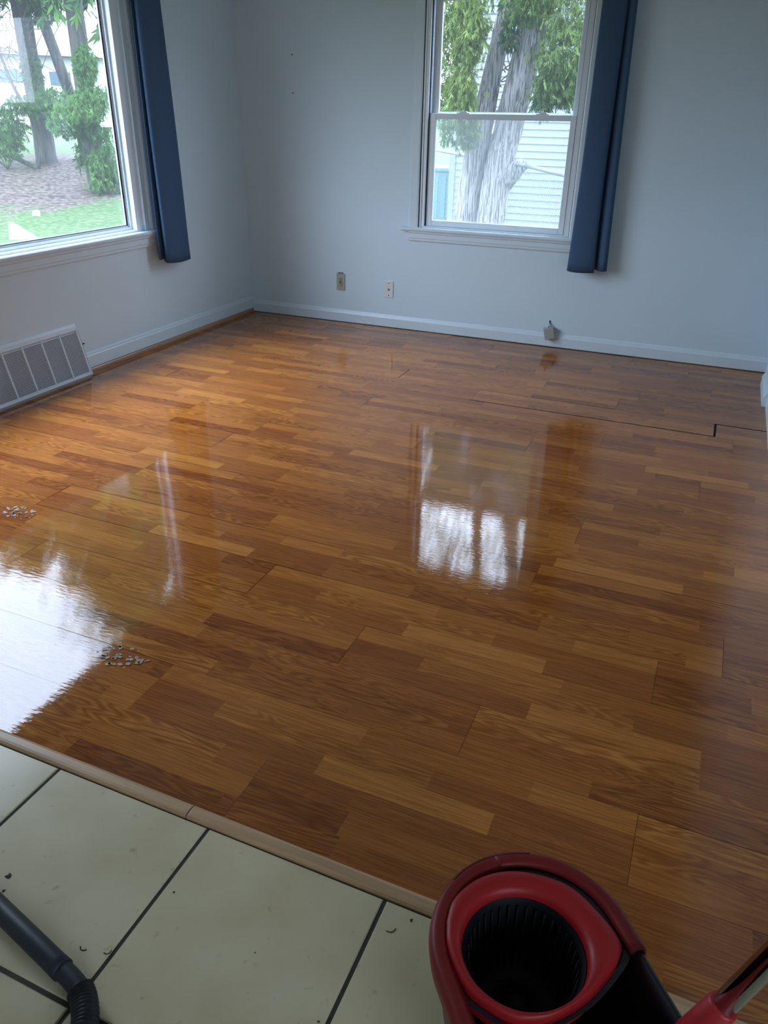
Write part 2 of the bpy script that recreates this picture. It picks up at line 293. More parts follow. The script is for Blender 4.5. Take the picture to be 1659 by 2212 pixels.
# laminate planks
PW = .1928
def build_floor():
    rng = random.Random(11)
    phase = {-1: 2.53, 0: 2.112, 1: 1.69, 2: 1.273, 3: 2.10, 4: 1.02, 5: 1.675, 6: 2.43, 7: 1.755, 8: 1.30, 9: 2.62, 10: 2.15, 11: 1.38, 12: 2.94, 13: 2.27, 14: 3.434, 15: 1.68, 16: 2.5, 17: 3.392, 18: 1.2, 19: 2.0, 20: 2.9}
    PL = 1.25
    v = []; f = []; cols = []
    designs = []
    for d in range(5):
        D = []
        for s in range(3):
            x = 0; cuts = []
            x = -rng.uniform(0, .3)
            while x < PL:
                l = rng.choice([.33, .42, .50, .58, .66]); tone = rng.choice([.12, .22, .3, .38, .45, .5, .56, .64, .78])
                cuts.append((max(0, x), min(PL, x + l), tone, rng.random(), rng.choice([.15, .25, .3, .8, 1.0]))); x += l
            D.append(cuts)
        designs.append(D)
    g = .0004
    rows = list(range(-1, 21)); XE = XR if True else 0
    for r in rows:
        y0 = -3.992 + PW * r; y1 = y0 + PW
        if r == -1: y0 = YF - .004
        y1 = min(y1, -.004)
        xs = phase[r] - 5 * PL
        ends = []
        while xs < XE + PL: ends.append(xs); xs += PL
        for i in range(len(ends) - 1):
            a, bb = ends[i], ends[i + 1]
            if bb <= .0 or a >= XE: continue
            D = designs[rng.randrange(5)] ; orow = rng.random()
            dz = rng.uniform(-.00025, .00025); tx = rng.uniform(-.0007, .0007); ty = rng.uniform(-.0018, .0018)
            gl = gr = gb = gt = g
            if r == 14 and bb > 2.9: gt = .002
            if r == 14 and abs(bb - 3.434) < .01: gb = .007; gr = .006
            if r == 15 and a > 1.5: gt = .0012
            if r == 14 and a > 3.4: gl = .005; gt = .008
            if r == 13 and a > 2.2: gt = .0012
            if r == 6: gb = .0008
            if r == 4 and abs(a - 1.02) < .01: gt = gb = .0014; gl = .002
            if r == 15 and abs(a - 1.68) < .01: gl = .003; gb = .002
            cx, cy = (a + bb) / 2, (y0 + y1) / 2
            for s in range(3):
                sy0 = y0 + (y1 - y0) * s / 3; sy1 = y0 + (y1 - y0) * (s + 1) / 3
                if s == 0: sy0 += gb
                if s == 2: sy1 -= gt
                for (c0, c1, tone, of, ring) in D[s]:
                    if c1 - c0 < .01: continue
                    xa, xb = a + c0, a + c1
                    if c0 == 0: xa += gl
                    if c1 == PL: xb -= gr
                    xa = max(xa, .006); xb = min(xb, XE - .002)
                    if xb <= xa: continue
                    n = len(v)
                    for (px, py) in ((xa, sy0), (xb, sy0), (xb, sy1), (xa, sy1)):
                        v.append((px, py, dz + tx * (px - cx) + ty * (py - cy)))
                    f.append((n, n + 1, n + 2, n + 3)); cols.append((min(1, max(0, tone + orow * .12 - .06)), (of + orow) % 1, ring, 1))
    me = bpy.data.meshes.new('floor'); me.from_pydata(v, [], f); me.update()
    ca = me.color_attributes.new('blk', 'FLOAT_COLOR', 'CORNER')
    arr = np.repeat(np.array(cols, dtype=np.float32), 4, axis=0).ravel(); ca.data.foreach_set('color', arr)
    me.materials.append(M['laminate'])
    o = bpy.data.objects.new('floor', me); col.objects.link(o); o['kind'] = 'structure'
build_floor()
b = MB(); b.box(-T, 5.8 + T, -8.2 - T, T, -.15, -.006); b.build('floor_base', M['black'], kind='structure')

# cream tiles with sunk grout
TS = .4127; GX = 2.1055; GW = .0085
b = MB(); n = 0
tb_ = MB()
ytop = YF - .0385
def tile(x0, x1, y0, y1):
    h = GW / 2; z = .004; c = .0022
    x0 += h; x1 -= h; y0 += h; y1 -= h
    v = [(x0, y0, -.004), (x1, y0, -.004), (x1, y1, -.004), (x0, y1, -.004), (x0, y0, z - c), (x1, y0, z - c), (x1, y1, z - c), (x0, y1, z - c),
         (x0 + c, y0 + c, z), (x1 - c, y0 + c, z), (x1 - c, y1 - c, z), (x0 + c, y1 - c, z)]
    f = [(8, 9, 10, 11)]
    for i in range(4):
        j = (i + 1) % 4; f += [(i, j, j + 4, i + 4), (i + 4, j + 4, j + 8, i + 8)]
    tb_.add(v, f)
for i in range(-6, 10):
    for j in range(10):
        xa, xb = GX + i * TS, GX + (i + 1) * TS
        yb = -4.6195 + .405 - j * TS if j else ytop + .006; ya = -4.6195 + .0 - j * TS
        yb = ytop + .006 if j == 0 else -4.6195 - (j - 1) * TS
        xa, xb = max(xa, 0), min(xb, 5.8); ya = max(ya, -8.2)
        if xb - xa > .03 and yb - ya > .03: tile(xa, xb, ya, yb)
for j in range(2):      # tiles beside the laminate, beyond the end of the right wall
    for i in range(6):
        xa, xb = XR + i * TS, min(XR + (i + 1) * TS, 5.8)
        ya = ytop + .006 + j * TS; yb = min(ya + TS, -3.35)
        if xb - xa > .03: tile(xa, xb, ya, yb)
tb_.build('floor_tiles', M['tile'], kind='structure')
b = MB(); b.box(0, 5.8, -8.2, YF - .02, -.006, .0005); b.box(XR, 5.8, YF - .02, -3.35, -.006, .0005); b.build('floor_grout', M['grout'], kind='structure')
# transition strip (two lengths with an open butt joint)
def strip_prof(): 
    y1 = YF; y0 = YF - .0335
    return [(y0, -.002), (y0, .006), (y0 + .004, .0095), (y0 + .010, .0105), (y1 - .008, .0105), (y1 - .001, .0075), (y1 + .001, 0.0)]
b = MB(); b.prism(strip_prof(), 'x', .0, 2.4560); b.build('trim_1', M['strip'], kind='structure')
b = MB(); b.prism(strip_prof(), 'x', 2.4590, XR + .02); b.build('trim_2', M['strip'], kind='structure')

# baseboards
def bb_prof(h, t): return [(0, 0.002), (t, .002), (t, h - .022), (t * .75, h - .016), (t * .65, h - .006), (t * .25, h), (0, h)]
b = MB(); b.prism([(p[0], p[1] + .026) for p in bb_prof(.09, .012)], 'y', -1.85, 0); b.prism([(p[0], p[1] + .026) for p in bb_prof(.09, .012)], 'y', -8.2, -2.66)
b.build('baseboard_left', M['trim'], kind='structure')
b = MB(); b.prism([(0, 0), (.018, 0), (.018, .012), (.0165, .018), (.013, .0235), (.007, .027), (0, .028)], 'y', -1.855, 0)
b.prism([(0, 0), (.018, 0), (.018, .012), (.0165, .018), (.013, .0235), (.007, .027), (0, .028)], 'y', -8.2, -2.66)
b.build('trim_3', M['shoe'], kind='structure')
b = MB(); b.prism([(-p[0], p[1]) for p in [(0, .005), (.012, .005), (.012, .065), (.009, .072), (.004, .088), (0, .092)]][::-1], 'x', .012, XR)
b.build('baseboard_back', M['trim'], kind='structure')
b = MB(); b.prism([(XR, .0), (XR - .012, .0), (XR - .012, .075), (XR, .09)], 'y', -3.35, -.15); b.prism([(XR, .0), (XR - .032, .0), (XR - .032, .05), (XR - .02, .075), (XR, .085)], 'y', -.70, -.27)
b.build('baseboard_right', M['trim'], kind='structure')

# ------------------------------------------------------------------ window 1: large picture window in the left wall
win1 = empty('window_1', (0, -2.45, .7), kind='structure')
y0, y1 = W1[0], W1[1]
gy0, gy1, gz0, gz1 = -3.62, -1.235, .757, 1.955
def frame_yz(mb, x0, x1, yo0, yo1, zo0, zo1, yi0, yi1, zi0, zi1):
    mb.box(x0, x1, yo0, yi0, zo0, zo1); mb.box(x0, x1, yi1, yo1, zo0, zo1); mb.box(x0, x1, yi0, yi1, zo0, zi0); mb.box(x0, x1, yi0, yi1, zi1, zo1)
def frame_xz(mb, ya, yb, xo0, xo1, zo0, zo1, xi0, xi1, zi0, zi1):
    mb.box(xo0, xi0, ya, yb, zo0, zo1); mb.box(xi1, xo1, ya, yb, zo0, zo1); mb.box(xi0, xi1, ya, yb, zo0, zi0); mb.box(xi0, xi1, ya, yb, zi1, zo1)
b = MB(); frame_yz(b, -.085, -.013, y0, y1, W1[2], W1[3], -3.645, -1.21, .728, 1.98); b.build('frame', M['vinyl'], win1)
b = MB(); frame_yz(b, -.080, -.062, -3.645, -1.21, .728, 1.98, gy0, gy1, gz0, gz1); frame_yz(b, -.062, -.048, -3.645, -1.21, .728, 1.98, gy0 - .012, gy1 + .012, gz0 - .014, gz1 + .012); b.build('sash', M['vinyl'], win1)
b = MB(); frame_yz(b, -.072, -.0605, gy0 - .004, gy1 + .004, gz0 - .004, gz1 + .004, gy0, gy1, gz0, gz1); b.build('gasket', M['vinyl_dark'], win1)
b = MB(); b.box(-.074, -.070, gy0, gy1, gz0, gz1); b.build('glass', M['glass'], win1)
b = MB(); b.box(-.012, -.004, -1.145, -1.108, W1[2], 2.05); b.box(-.012, -.004, y0 - .04, y0, W1[2], 2.05); b.build('wood_stop', M['casing_wood'], win1)
b = MB(); b.box(-.013, .004, -1.1275, -1.122, .70, 2.06); b.box(-.013, .006, -1.150, -1.146, .70, 2.06); b.build('stop_bead', M['trim'], win1)
b = MB(); b.prism([(-.004, -1.110), (.012, -1.108), (.016, -1.098), (.016, -1.052), (.010, -1.044), (-.0, -1.044)], 'z', .715, 2.12)
b.prism([(-.004, y0 - .04), (.012, y0 - .042), (.016, y0 - .05), (.016, y0 - .1), (.010, y0 - .106), (-.0, y0 - .106)][::-1], 'z', .715, 2.12)
b.box(0, .016, y0 - .106, -1.044, 2.05, 2.12); b.build('casing', M['trim'], win1)
b = MB(); b.prism([(-.013, .717), (.030, .717), (.034, .712), (.034, .700), (.030, .694), (-.013, .694)][::-1], 'y', y0 - .13, -1.022); b.build('window_sill', M['trim'], win1)
b = MB(); b.prism([(0, .694), (.022, .694), (.021, .680), (.015, .674), (.015, .645), (.012, .641), (.012, .629), (.008, .623), (0, .623)][::-1], 'y', y0 - .10, -1.050); b.build('apron', M['trim'], win1)
portal('portal_left', (-.11, (gy0 + gy1) / 2, (gz0 + gz1) / 2), (0, R(-90), 0), gz1 - gz0, gy1 - gy0)

# unseen window added as fill light from the right, in the kitchen side wall
dr1 = empty('fill_window', (5.85, -6.8, .9), kind='structure')
b = MB(); frame_yz(b, 5.83, 5.90, -7.95, -6.3, .7, 2.2, -7.89, -6.36, .76, 2.14); b.build('frame', M['vinyl'], dr1)
b = MB(); b.add([(5.86, -7.89, .76), (5.86, -6.36, .76), (5.86, -6.36, 2.14), (5.86, -7.89, 2.14)], [(0, 1, 2, 3)]); b.build('glass', M['glass'], dr1)
portal('portal_fill', (5.92, -7.125, 1.45), (0, R(90), 0), 1.38, 1.53)

# ------------------------------------------------------------------ window 2: double-hung window in the far wall
win2 = empty('window_2', (1.87, 0, .7), kind='structure')
b = MB(); frame_xz(b, .006, .11, 1.366, 2.377, .700, 2.045, 1.398, 2.345, .712, 2.02); frame_xz(b, .0, .02, 1.366, 2.377, .700, 2.045, 1.376, 2.372, .703, 2.04); b.build('frame', M['vinyl'], win2)
b = MB(); b.box(1.3975, 1.4030, .020, .030, .712, 2.02); b.box(2.3405, 2.3455, .020, .030, .712, 2.02); b.box(1.361, 1.3655, -.002, .004, .70, 2.045); b.box(2.3775, 2.3810, -.002, .004, .70, 2.045); b.build('gasket', M['vinyl_dark'], win2)
ls = empty('lower_sash', (0, 0, 0)); ls.parent = win2; ls.location = (0, 0, 0)
b = MB(); frame_xz(b, .026, .050, 1.4035, 2.340, .7125, 1.390, 1.447, 2.303, .750, 1.357); b.build('sash_frame', M['vinyl'], ls, bevel=.003)
b = MB(); b.box(1.447, 2.303, .036, .040, .750, 1.357); b.build('pane', M['glass'], ls)
us = empty('upper_sash', (0, 0, 0)); us.parent = win2; us.location = (0, 0, 0)
b = MB(); frame_xz(b, .054, .078, 1.4035, 2.340, 1.362, 2.035, 1.452, 2.306, 1.393, 1.990); b.build('sash_frame', M['vinyl'], us, bevel=.003)
b = MB(); b.box(1.452, 2.306, .064, .068, 1.393, 1.990); b.build('pane', M['glass'], us)
for lx in (1.623, 2.129):
    b = MB(); b.box(lx - .040, lx + .040, .030, .052, 1.390, 1.395); b.prism([(lx - .022, 1.395), (lx + .028, 1.395), (lx + .022, 1.403), (lx - .016, 1.403)], 'y', .030, .050); b.box(lx - .038, lx - .002, .034, .040, 1.403, 1.407); b.build('sash_lock', M['vinyl'], win2)
b = MB(); b.box(1.40, 2.345, .090, .0915, .715, 1.39); b.build('insect_screen', M['screen'], win2)
b = MB(); frame_xz(b, .084, .094, 1.398, 2.345, .712, 1.40, 1.408, 2.335, .724, 1.388); b.build('screen_frame', M['vinyl'], win2)
b = MB(); b.prism([(1.296, 0), (1.296, -.012), (1.302, -.016), (1.352, -.014), (1.360, -.010), (1.360, 0)], 'z', .700, 2.11)
b.prism([(2.3815, 0), (2.3815, -.010), (2.390, -.014), (2.442, -.016), (2.448, -.012), (2.448, 0)], 'z', .700, 2.11); b.box(1.296, 2.448, -.016, 0, 2.046, 2.11); b.build('casing', M['trim'], win2)
b = MB(); b.prism([(.02, .703), (-.030, .703), (-.034, .698), (-.034, .686), (-.030, .680), (.0, .680)], 'x', 1.245, 2.50); b.build('window_sill', M['trim'], win2)
b = MB(); b.prism([(0, .680), (-.022, .680), (-.021, .668), (-.015, .662), (-.015, .634), (-.012, .630), (-.012, .619), (-.008, .613), (0, .613)], 'x', 1.298, 2.45); b.build('apron', M['trim'], win2)
portal('portal_back', (1.87, .13, 1.36), (R(-90), 0, 0), .92, 1.3)

# ------------------------------------------------------------------ curtains
def sheet(prof_bot, prof_top, z0, z1, nz=26, thick=.003, wob=.0, seed=1, hem=.012):
    """cloth hanging as a swept cross-section: prof_* lists of (x, y)"""
    pb = spline([(*p, 0) for p in prof_bot], 8); pt = spline([(*p, 0) for p in prof_top], 8)
    m = len(pb); v = []; rng = random.Random(seed); ph = [rng.uniform(0, 6.28) for _ in range(4)]
    for k in range(nz + 1):
        t = k / nz
        for i in range(m):
            p = pb[i].lerp(pt[i], t ** .8); u = i / m
            d = wob * math.sin(5 * t + ph[0] + 6 * u) * (1 - t * .5)
            v.append((p.x + d, p.y + d * .8, z0(i / (m - 1)) * (1 - t) + z1 * t))
    f = [(k * m + i, k * m + i + 1, (k + 1) * m + i + 1, (k + 1) * m + i) for k in range(nz) for i in range(m - 1)]
    return MB().add(v, f, True)
def curtain(name, parts, label):
    root = empty(name, parts[0][3], label, 'curtain')
    for nm, sh, o_, _ in parts:
        o = sh.build(nm, M['curtain'], root)
        s = o.modifiers.new('thickness', 'SOLIDIFY'); s.thickness = .0025; s.offset = 0
    return root
def hemz(a, bz, c=.0): return lambda u: a + (bz - a) * u + c * math.sin(u * 9)
front = sheet([(.034, -1.05), (.085, -1.092), (.104, -1.06), (.108, -.98), (.095, -.90), (.080, -.83), (.050, -.806), (.026, -.84)],
              [(.034, -1.07), (.080, -1.100), (.100, -1.07), (.104, -1.01), (.092, -.94), (.080, -.89), (.050, -.868), (.026, -.90)], hemz(.525, .508, .003), 2.12, wob=.004)
back = sheet([(.030, -.93), (.030, -1.02), (.050, -1.105), (.062, -1.122), (.058, -1.09), (.045, -1.02)], [(.03, -.95), (.03, -1.03), (.05, -1.10), (.06, -1.115), (.055, -1.09), (.045, -1.03)], hemz(.545, .545), 2.12, seed=3)
curtain('curtain', [('front_fold', front, 0, (.07, -.95, .51)), ('back_fold', back, 0, 0)], 'navy blue curtain hanging beside the large left-hand window, near the corner')
front = sheet([(2.50, -.045), (2.430, -.060), (2.414, -.085), (2.425, -.108), (2.48, -.118), (2.545, -.112), (2.576, -.095), (2.570, -.06)],
              [(2.50, -.045), (2.445, -.060), (2.430, -.085), (2.436, -.105), (2.48, -.112), (2.530, -.108), (2.556, -.095), (2.55, -.06)], hemz(.525, .512, .004), 2.12, wob=.004, seed=5)
back = sheet([(2.53, -.05), (2.575, -.052), (2.60, -.075), (2.632, -.088), (2.650, -.078), (2.648, -.055), (2.62, -.035)], [(2.50, -.05), (2.54, -.052), (2.56, -.075), (2.588, -.088), (2.604, -.078), (2.602, -.055), (2.58, -.035)], hemz(.530, .532, .002), 2.12, wob=.002, seed=7)
curtain('curtain', [('front_fold', front, 0, (2.53, -.08, .51)), ('back_fold', back, 0, 0)], 'navy blue curtain hanging at the right side of the far double-hung window')
for (p0, p1, lab, ax) in (((.075, -3.95, 2.135), (.075, -.80, 2.135), 'curtain rod above the large left-hand window', 'y'), ((1.15, -.08, 2.135), (2.72, -.08, 2.135), 'curtain rod above the far double-hung window', 'x')):
    r = empty('curtain_rod', p0, lab, 'curtain rod'); b = MB(); b.tube([p0, p1], .011, 12); b.build('rod', M['steel'], r)
    for q in (.03, .97):
        pq = Vector(p0).lerp(Vector(p1), q); b = MB()
        if ax == 'y': b.box(0, pq.x, pq.y - .008, pq.y + .008, 2.118, 2.126)
        else: b.box(pq.x - .008, pq.x + .008, pq.y, 0, 2.118, 2.126)
        b.build('bracket', M['steel'], r)

# ------------------------------------------------------------------ return air grille on the left wall
gr = empty('air_return_grille', (.035, -2.26, 0), 'white slanted louvred air return grille at the foot of the left wall', 'vent')
gy_r, gy_l = -1.853, -2.66
def face(u, off=0):  # u 0 bottom, 1 top along slanted face
    a = Vector((.072, 0, .022)); c = Vector((.013, 0, .275)); d = (c - a); n = Vector((d.z, 0, -d.x)).normalized()
    return a + d * u + n * off
b = MB()
def facebox(mb, y0, y1, u0, u1, o0, o1):
    P = [face(u0, o0), face(u1, o0), face(u1, o1), face(u0, o1)]; mb.prism([(p.x, p.z) for p in P], 'y', y0, y1)
facebox(b, gy_l, gy_r, -.03, .035, -.004, .004); facebox(b, gy_l, gy_r, .955, 1.03, -.004, .004)
for k in range(7):
    yc = -1.866 - .1315 * k; facebox(b, yc - (.0045 if k else .006), yc + (.0045 if k else .006), .0, 1.0, -.003, .004)
b.build('face_frame', M['grille'], gr, bevel=.001)
b = MB(); u = .045
while u < .955:
    c0 = face(u, 0); d = (face(1) - face(0)).normalized(); n = Vector((d.z, 0, -d.x)).normalized()
    b.obox((c0.x, (gy_l + gy_r) / 2, c0.z), d, (0, 1, 0), n, .0017, (gy_r - gy_l) / 2 - .004, .0006)
    u += .0262
b.build('louvers', M['grille'], gr)
b = MB(); P = [(.001, .02), (.052, .022), (.002, .245)]; b.prism(P, 'y', gy_l + .002, gy_r - .002); b.build('cavity', M['duct'], gr)
b = MB(); b.prism([(0, .300), (.004, .298), (.014, .276), (.010, .270), (0, .272)][::-1], 'y', gy_l, gy_r - .004)
b.prism([(0, .290), (.013, .278), (.074, .020), (.066, .0), (0, .0)][::-1], 'y', gy_r - .0015, gy_r + .0015)
b.prism([(0, .290), (.013, .278), (.074, .020), (.066, .0), (0, .0)][::-1], 'y', gy_l - .0015, gy_l + .0015)
b.build('housing', M['grille'], gr)
b = MB(); b.prism([(.0, 0), (.070, 0), (.070, .018), (.0, .018)][::-1], 'y', gy_l, gy_r - .002); b.build('toe_kick', mat('grille_toe', (.34, .33, .34), .6), gr)
b = MB(); b.tube([(.035, gy_r, .185), (.035, gy_r + .012, .185)], [.004, .0045], 8); b.build('screw', M['nail'], gr)

# ------------------------------------------------------------------ wall plates
def plate(name, x, z, wd, ht, m, label, cat):
    r = empty(name, (x, 0, z), label, cat); b = MB()
    b.box(x - wd / 2, x + wd / 2, -.006, 0, z - ht / 2, z + ht / 2); b.build('cover_plate', m, r, bevel=.0025); return r
ol = plate('wall_outlet', .771, .288, .068, .119, M['beige_plate'], 'beige electrical outlet plate low on the far wall, left of the white plate', 'outlet')
b = MB(); b.box(.771 - .0165, .771 + .0165, -.0085, -.005, .288 - .033, .288 + .033); rc = b.build('receptacle', M['outlet_face'], ol, bevel=.001)
for s_ in (-1, 1):
    zc = .288 + s_ * .0195
    for (xa, xb, za, zb) in ((.7635, .7655, 0, .008), (.7765, .7785, 0, .007), (.7693, .7727, -.0085, -.0045)):
        b = MB(); b.box(xa, xb, -.0092, -.008, zc + za, zc + zb); b.build('slot', M['black'], rc)
b = MB(); b.box(.765, .777, -.0100, -.008, .2895, .2945); b.build('reset_button', M['black'], ol)
b = MB(); b.box(.765, .777, -.0100, -.008, .2805, .2855); b.build('test_button', M['black'], ol)
b = MB(); b.box(.7595, .7655, -.0095, -.008, .2625, .2675); b.build('indicator', M['white_plate'], ol)
for s in (-1, 1): b = MB(); b.tube([(.771, -.0055, .288 + s * .048), (.771, -.0072, .288 + s * .048)], .003, 8); b.build('screw', M['beige_plate'], ol)
b = MB(); b.box(.750, .790, -.010, 0, .3475, .356); b.build('backing_lip', mat('lip', (.20, .20, .19), .6), ol)
cp = plate('wall_plate', 1.153, .271, .069, .117, M['white_plate'], 'white cable wall plate with three dark screws low on the far wall', 'wall plate')
for dz in (-.042, .042): b = MB(); b.tube([(1.153, -.005, .271 + dz), (1.153, -.0075, .271 + dz)], .0035, 10); b.build('screw', M['nail'], cp)
b = MB(); b.tube([(1.153, -.005, .271), (1.153, -.009, .271)], .0075, 6); b.tube([(1.153, -.009, .271), (1.153, -.018, .271)], .0045, 12); b.build('cable_jack', M['steel'], cp)
# hanging junction box
jb = empty('junction_box', (2.335, -.03, .05), 'small beige box dangling from wires on the far wall below the curtain', 'junction box')
ja = Vector((.97, 0, -.0)).normalized(); 
cB = Vector((2.333, -.030, .098)); rx = Matrix.Rotation(R(-14), 3, 'Y'); rz = Matrix.Rotation(R(14), 3, 'Z')
ax = rz @ rx @ Vector((1, 0, 0)); ay = rz @ rx @ Vector((0, 1, 0)); az = rz @ rx @ Vector((0, 0, 1))
b = MB(); b.obox(cB, ax, ay, az, .031, .020, .036); b.build('box_body', mat('putty_plastic', (.36, .35, .33), .5), jb, bevel=.003)
b = MB(); b.obox(cB - ay * .0215, ax, ay, az, .0325, .0025, .0375); b.build('box_cover', mat('putty_cover', (.42, .41, .38), .45), jb, bevel=.002)
b = MB(); top = cB + az * .036; b.tube(spline([(2.326, .001, .168), (2.325, -.010, .163), (2.333, -.016, .150), top + Vector((0, .003, 0))], 6), .0017, 8); b.tube(spline([(2.327, .001, .167), (2.332, -.008, .158), (2.343, -.012, .146), top + ax * .018], 6), .0013, 8); b.build('dark_wire', M['wire'], jb)
b = MB(); b.tube(spline([(2.324, .001, .166), (2.322, -.010, .158), (2.326, -.014, .147), top - ax * .004], 6), .002, 8); b.build('white_wire', M['white_plate'], jb)
b = MB(); b.tube([(2.326, -.0012, .1685), (2.326, .003, .1685)], .006, 12); b.build('wire_hole', M['black'], jb)
for (x, z, lb) in ((.433, 1.719, 'upper of two small nails in the far wall left of the window'), (.430, 1.497, 'lower of two small nails in the far wall left of the window')):
    b = MB(); b.tube([(x, .002, z), (x, -.010, z), (x, -.0102, z), (x, -.012, z)], [.0015, .0015, .0042, .0042], 10)
    tag(b.build('nail', M['nail'], origin=(x, 0, z)), lb, 'nail', 'nails in the far wall')

# ------------------------------------------------------------------ mop bucket with red spin wringer
O = Vector((3.223, -4.405, 0)); A = Vector((.639, -.769, 0)); Nn = Vector((.769, .639, 0))
def L3(a, n, z): return O + A * a + Nn * n + Vector((0, 0, z))
def ring_pts(a0, a1, n0, n1, r0, cnt=64):
    """rounded-rectangle outline in bucket axes: a along, n across"""
    ac, nc = (a0 + a1) / 2, (n0 + n1) / 2; ha, hn = (a1 - a0) / 2, (n1 - n0) / 2; pts = []
    r0 = min(r0, ha, hn)
    if cnt > 200:
        q = ring_pts(a0, a1, n0, n1, r0, 96); o_ = []
        for i in range(len(q)):
            p_, s_ = q[i], q[(i + 1) % len(q)]; m_ = max(1, int(math.dist(p_, s_) / .012))
            m_ = m_ if (i % 24) == 23 else 1
            if (i % 24) == 23: m_ = 14
            o_ += [(p_[0] + (s_[0] - p_[0]) * j / m_, p_[1] + (s_[1] - p_[1]) * j / m_) for j in range(m_)]
        return o_
    for q, (sa, sn) in enumerate(((1, 1), (-1, 1), (-1, -1), (1, -1))):
        for k in range(cnt // 4):
            t = (q * 90 + 90 * k / (cnt // 4 - 1)) * math.pi / 180
            pts.append((ac + sa * (ha - r0) + r0 * math.cos(t), nc + sn * (hn - r0) + r0 * math.sin(t)))
    return pts
def loft(rings, closed_top=False, closed_bot=False):
    mb = MB(); n = len(rings[0][0]); v = []
    for pts, z in rings:
        zz = z if hasattr(z, '__len__') else [z] * n
        v += [L3(p[0], p[1], zz[i]) for i, p in enumerate(pts)]
    f = [(k * n + i, k * n + (i + 1) % n, (k + 1) * n + (i + 1) % n, (k + 1) * n + i) for k in range(len(rings) - 1) for i in range(n)]
    if closed_bot: f.append(tuple(range(n))[::-1])
    if closed_top: f.append(tuple((len(rings) - 1) * n + i for i in range(n)))
    return mb.add(v, f, True)
bk_ = empty('mop_bucket', (O.x, O.y, 0), 'dark mop bucket with red rim and round spin wringer, bottom right', 'bucket')
def offs(p, d): # outline grown by d
    return ring_pts(-.150 - d, .330 + d, -.128 - d, .164 + d, .150 + d)
o = loft([(offs(0, -.045), .0), (offs(0, -.040), .004), (offs(0, -.020), .14), (offs(0, -.006), .275), (offs(0, 0), .288), (offs(0, .001), .296), (offs(0, -.004), .299), (offs(0, -.009), .296), (offs(0, -.014), .28), (offs(0, -.030), .13), (offs(0, -.048), .012)], closed_top=True, closed_bot=True).build('bucket_body', M['charcoal'], bk_)
o = loft([(offs(0, -.026), .150), (offs(0, -.0262), .1505)], closed_top=True).build('water', M['water'], bk_)
# red splash guard rim: band around the front half, ending just past the wringer
def band(rings, lim):
    mb = MB(); n = len(rings[0][0]); keep = [i for i in range(n) if rings[0][0][i][0] < lim]
    # order: contiguous
    st = next(i for i in range(n) if i in keep and (i - 1) % n not in keep); seq = []; i = st
    while i in keep: seq.append(i); i = (i + 1) % n
    v = []; m = len(seq)
    for pts, z in rings: v += [L3(pts[i][0], pts[i][1], z) for i in seq]
    f = [(k * m + i, k * m + i + 1, (k + 1) * m + i + 1, (k + 1) * m + i) for k in range(len(rings) - 1) for i in range(m - 1)]
    return mb.add(v, f, True)
def offs2(d): return ring_pts(-.150 - d, .42 + d, -.128 - d, .164 + d, .150 + d, 160)
def bx(rings, lim_l, lim_r):
    mb = MB(); n = len(rings[0][0]); ok = lambda p: p[0] < (lim_r if p[1] > .02 else lim_l)
    keep = set(i for i in range(n) if ok(rings[0][0][i])); st = next(i for i in range(n) if i in keep and (i - 1) % n not in keep); seq = []; i = st
    while i in keep: seq.append(i); i = (i + 1) % n
    v = []; m = len(seq)
    for pts, z in rings: v += [L3(pts[i][0], pts[i][1], z) for i in seq]
    f = [(k * m + i, k * m + i + 1, (k + 1) * m + i + 1, (k + 1) * m + i) for k in range(len(rings) - 1) for i in range(m - 1)]
    return mb.add(v, f, True)
def long(d): return ring_pts(-.150 - d, .330 + d, -.128 - d, .164 + d, .150 + d, 240)
o = bx([(long(-.010), .240), (long(.003), .262), (long(.006), .290), (long(.004), .302), (long(-.002), .307), (long(-.012), .306), (long(-.020), .300)], .330, .062).build('splash_guard', M['red_dark'], bk_)
s_ = o.modifiers.new('thickness', 'SOLIDIFY'); s_.thickness = .003; s_.offset = 0
o.data.materials[0] = mat('red_rim_plastic', (.19, .009, .010), .48, spec=.35)
for k in range(3):      # moulded swirl ridges on the rim
    pts = []
    for i in range(14):
        t = i / 13; a_ = -.150 + .012 * k + .02 * t; n_ = -.055 + .105 * t - .012 * k
        ang = math.pi + (.55 - .95 * t) ; rr_ = .150 - .005 * k * (1 - t * .8) - .012 * t * 0
        pts.append(L3(.0 + (rr_ + .002) * math.cos(ang), .018 + rr_ * math.sin(ang), .3075 - .001 * k))
    MB().tube(pts, .0012, 6).build('rim_ridge', M['red_dark'], bk_)
# wringer surround: outline read from the photo, inner edge round
ro = [(-.069, -.096), (-.098, -.075), (-.117, -.041), (-.125, -.006), (-.121, .033), (-.104, .072), (-.071, .112), (-.023, .132), (.025, .140), (.048, .127), (.067, .096), (.087, .051), (.097, .002), (.095, -.03), (.083, -.062), (.053, -.090), (.024, -.105), (-.030, -.108)]
sp_ = spline([(*p, 0) for p in ro + [ro[0]]], 6)[:-1]
Np = len(sp_)
outer = [(p.x, p.y) for p in sp_]
angs = [math.atan2(p[1], p[0]) for p in outer]
inner = [(.0885 * math.cos(t), .0905 * math.sin(t)) for t in angs]
def mixr(t, d=0): return [(outer[i][0] * (1 - t) + inner[i][0] * t + 0, outer[i][1] * (1 - t) + inner[i][1] * t) for i in range(Np)]
def sc_r(pts, s): return [(p[0] * s, p[1] * s) for p in pts]
rg = loft([(sc_r(outer, .985), .262), (sc_r(outer, .995), .292), (outer, .302), (mixr(.12), .309), (mixr(.45), .312), (mixr(.8), .308), (mixr(.95), .303), (inner, .295), (sc_r(inner, .97), .27)])
rg.build('wringer_surround', M['red'], bk_)
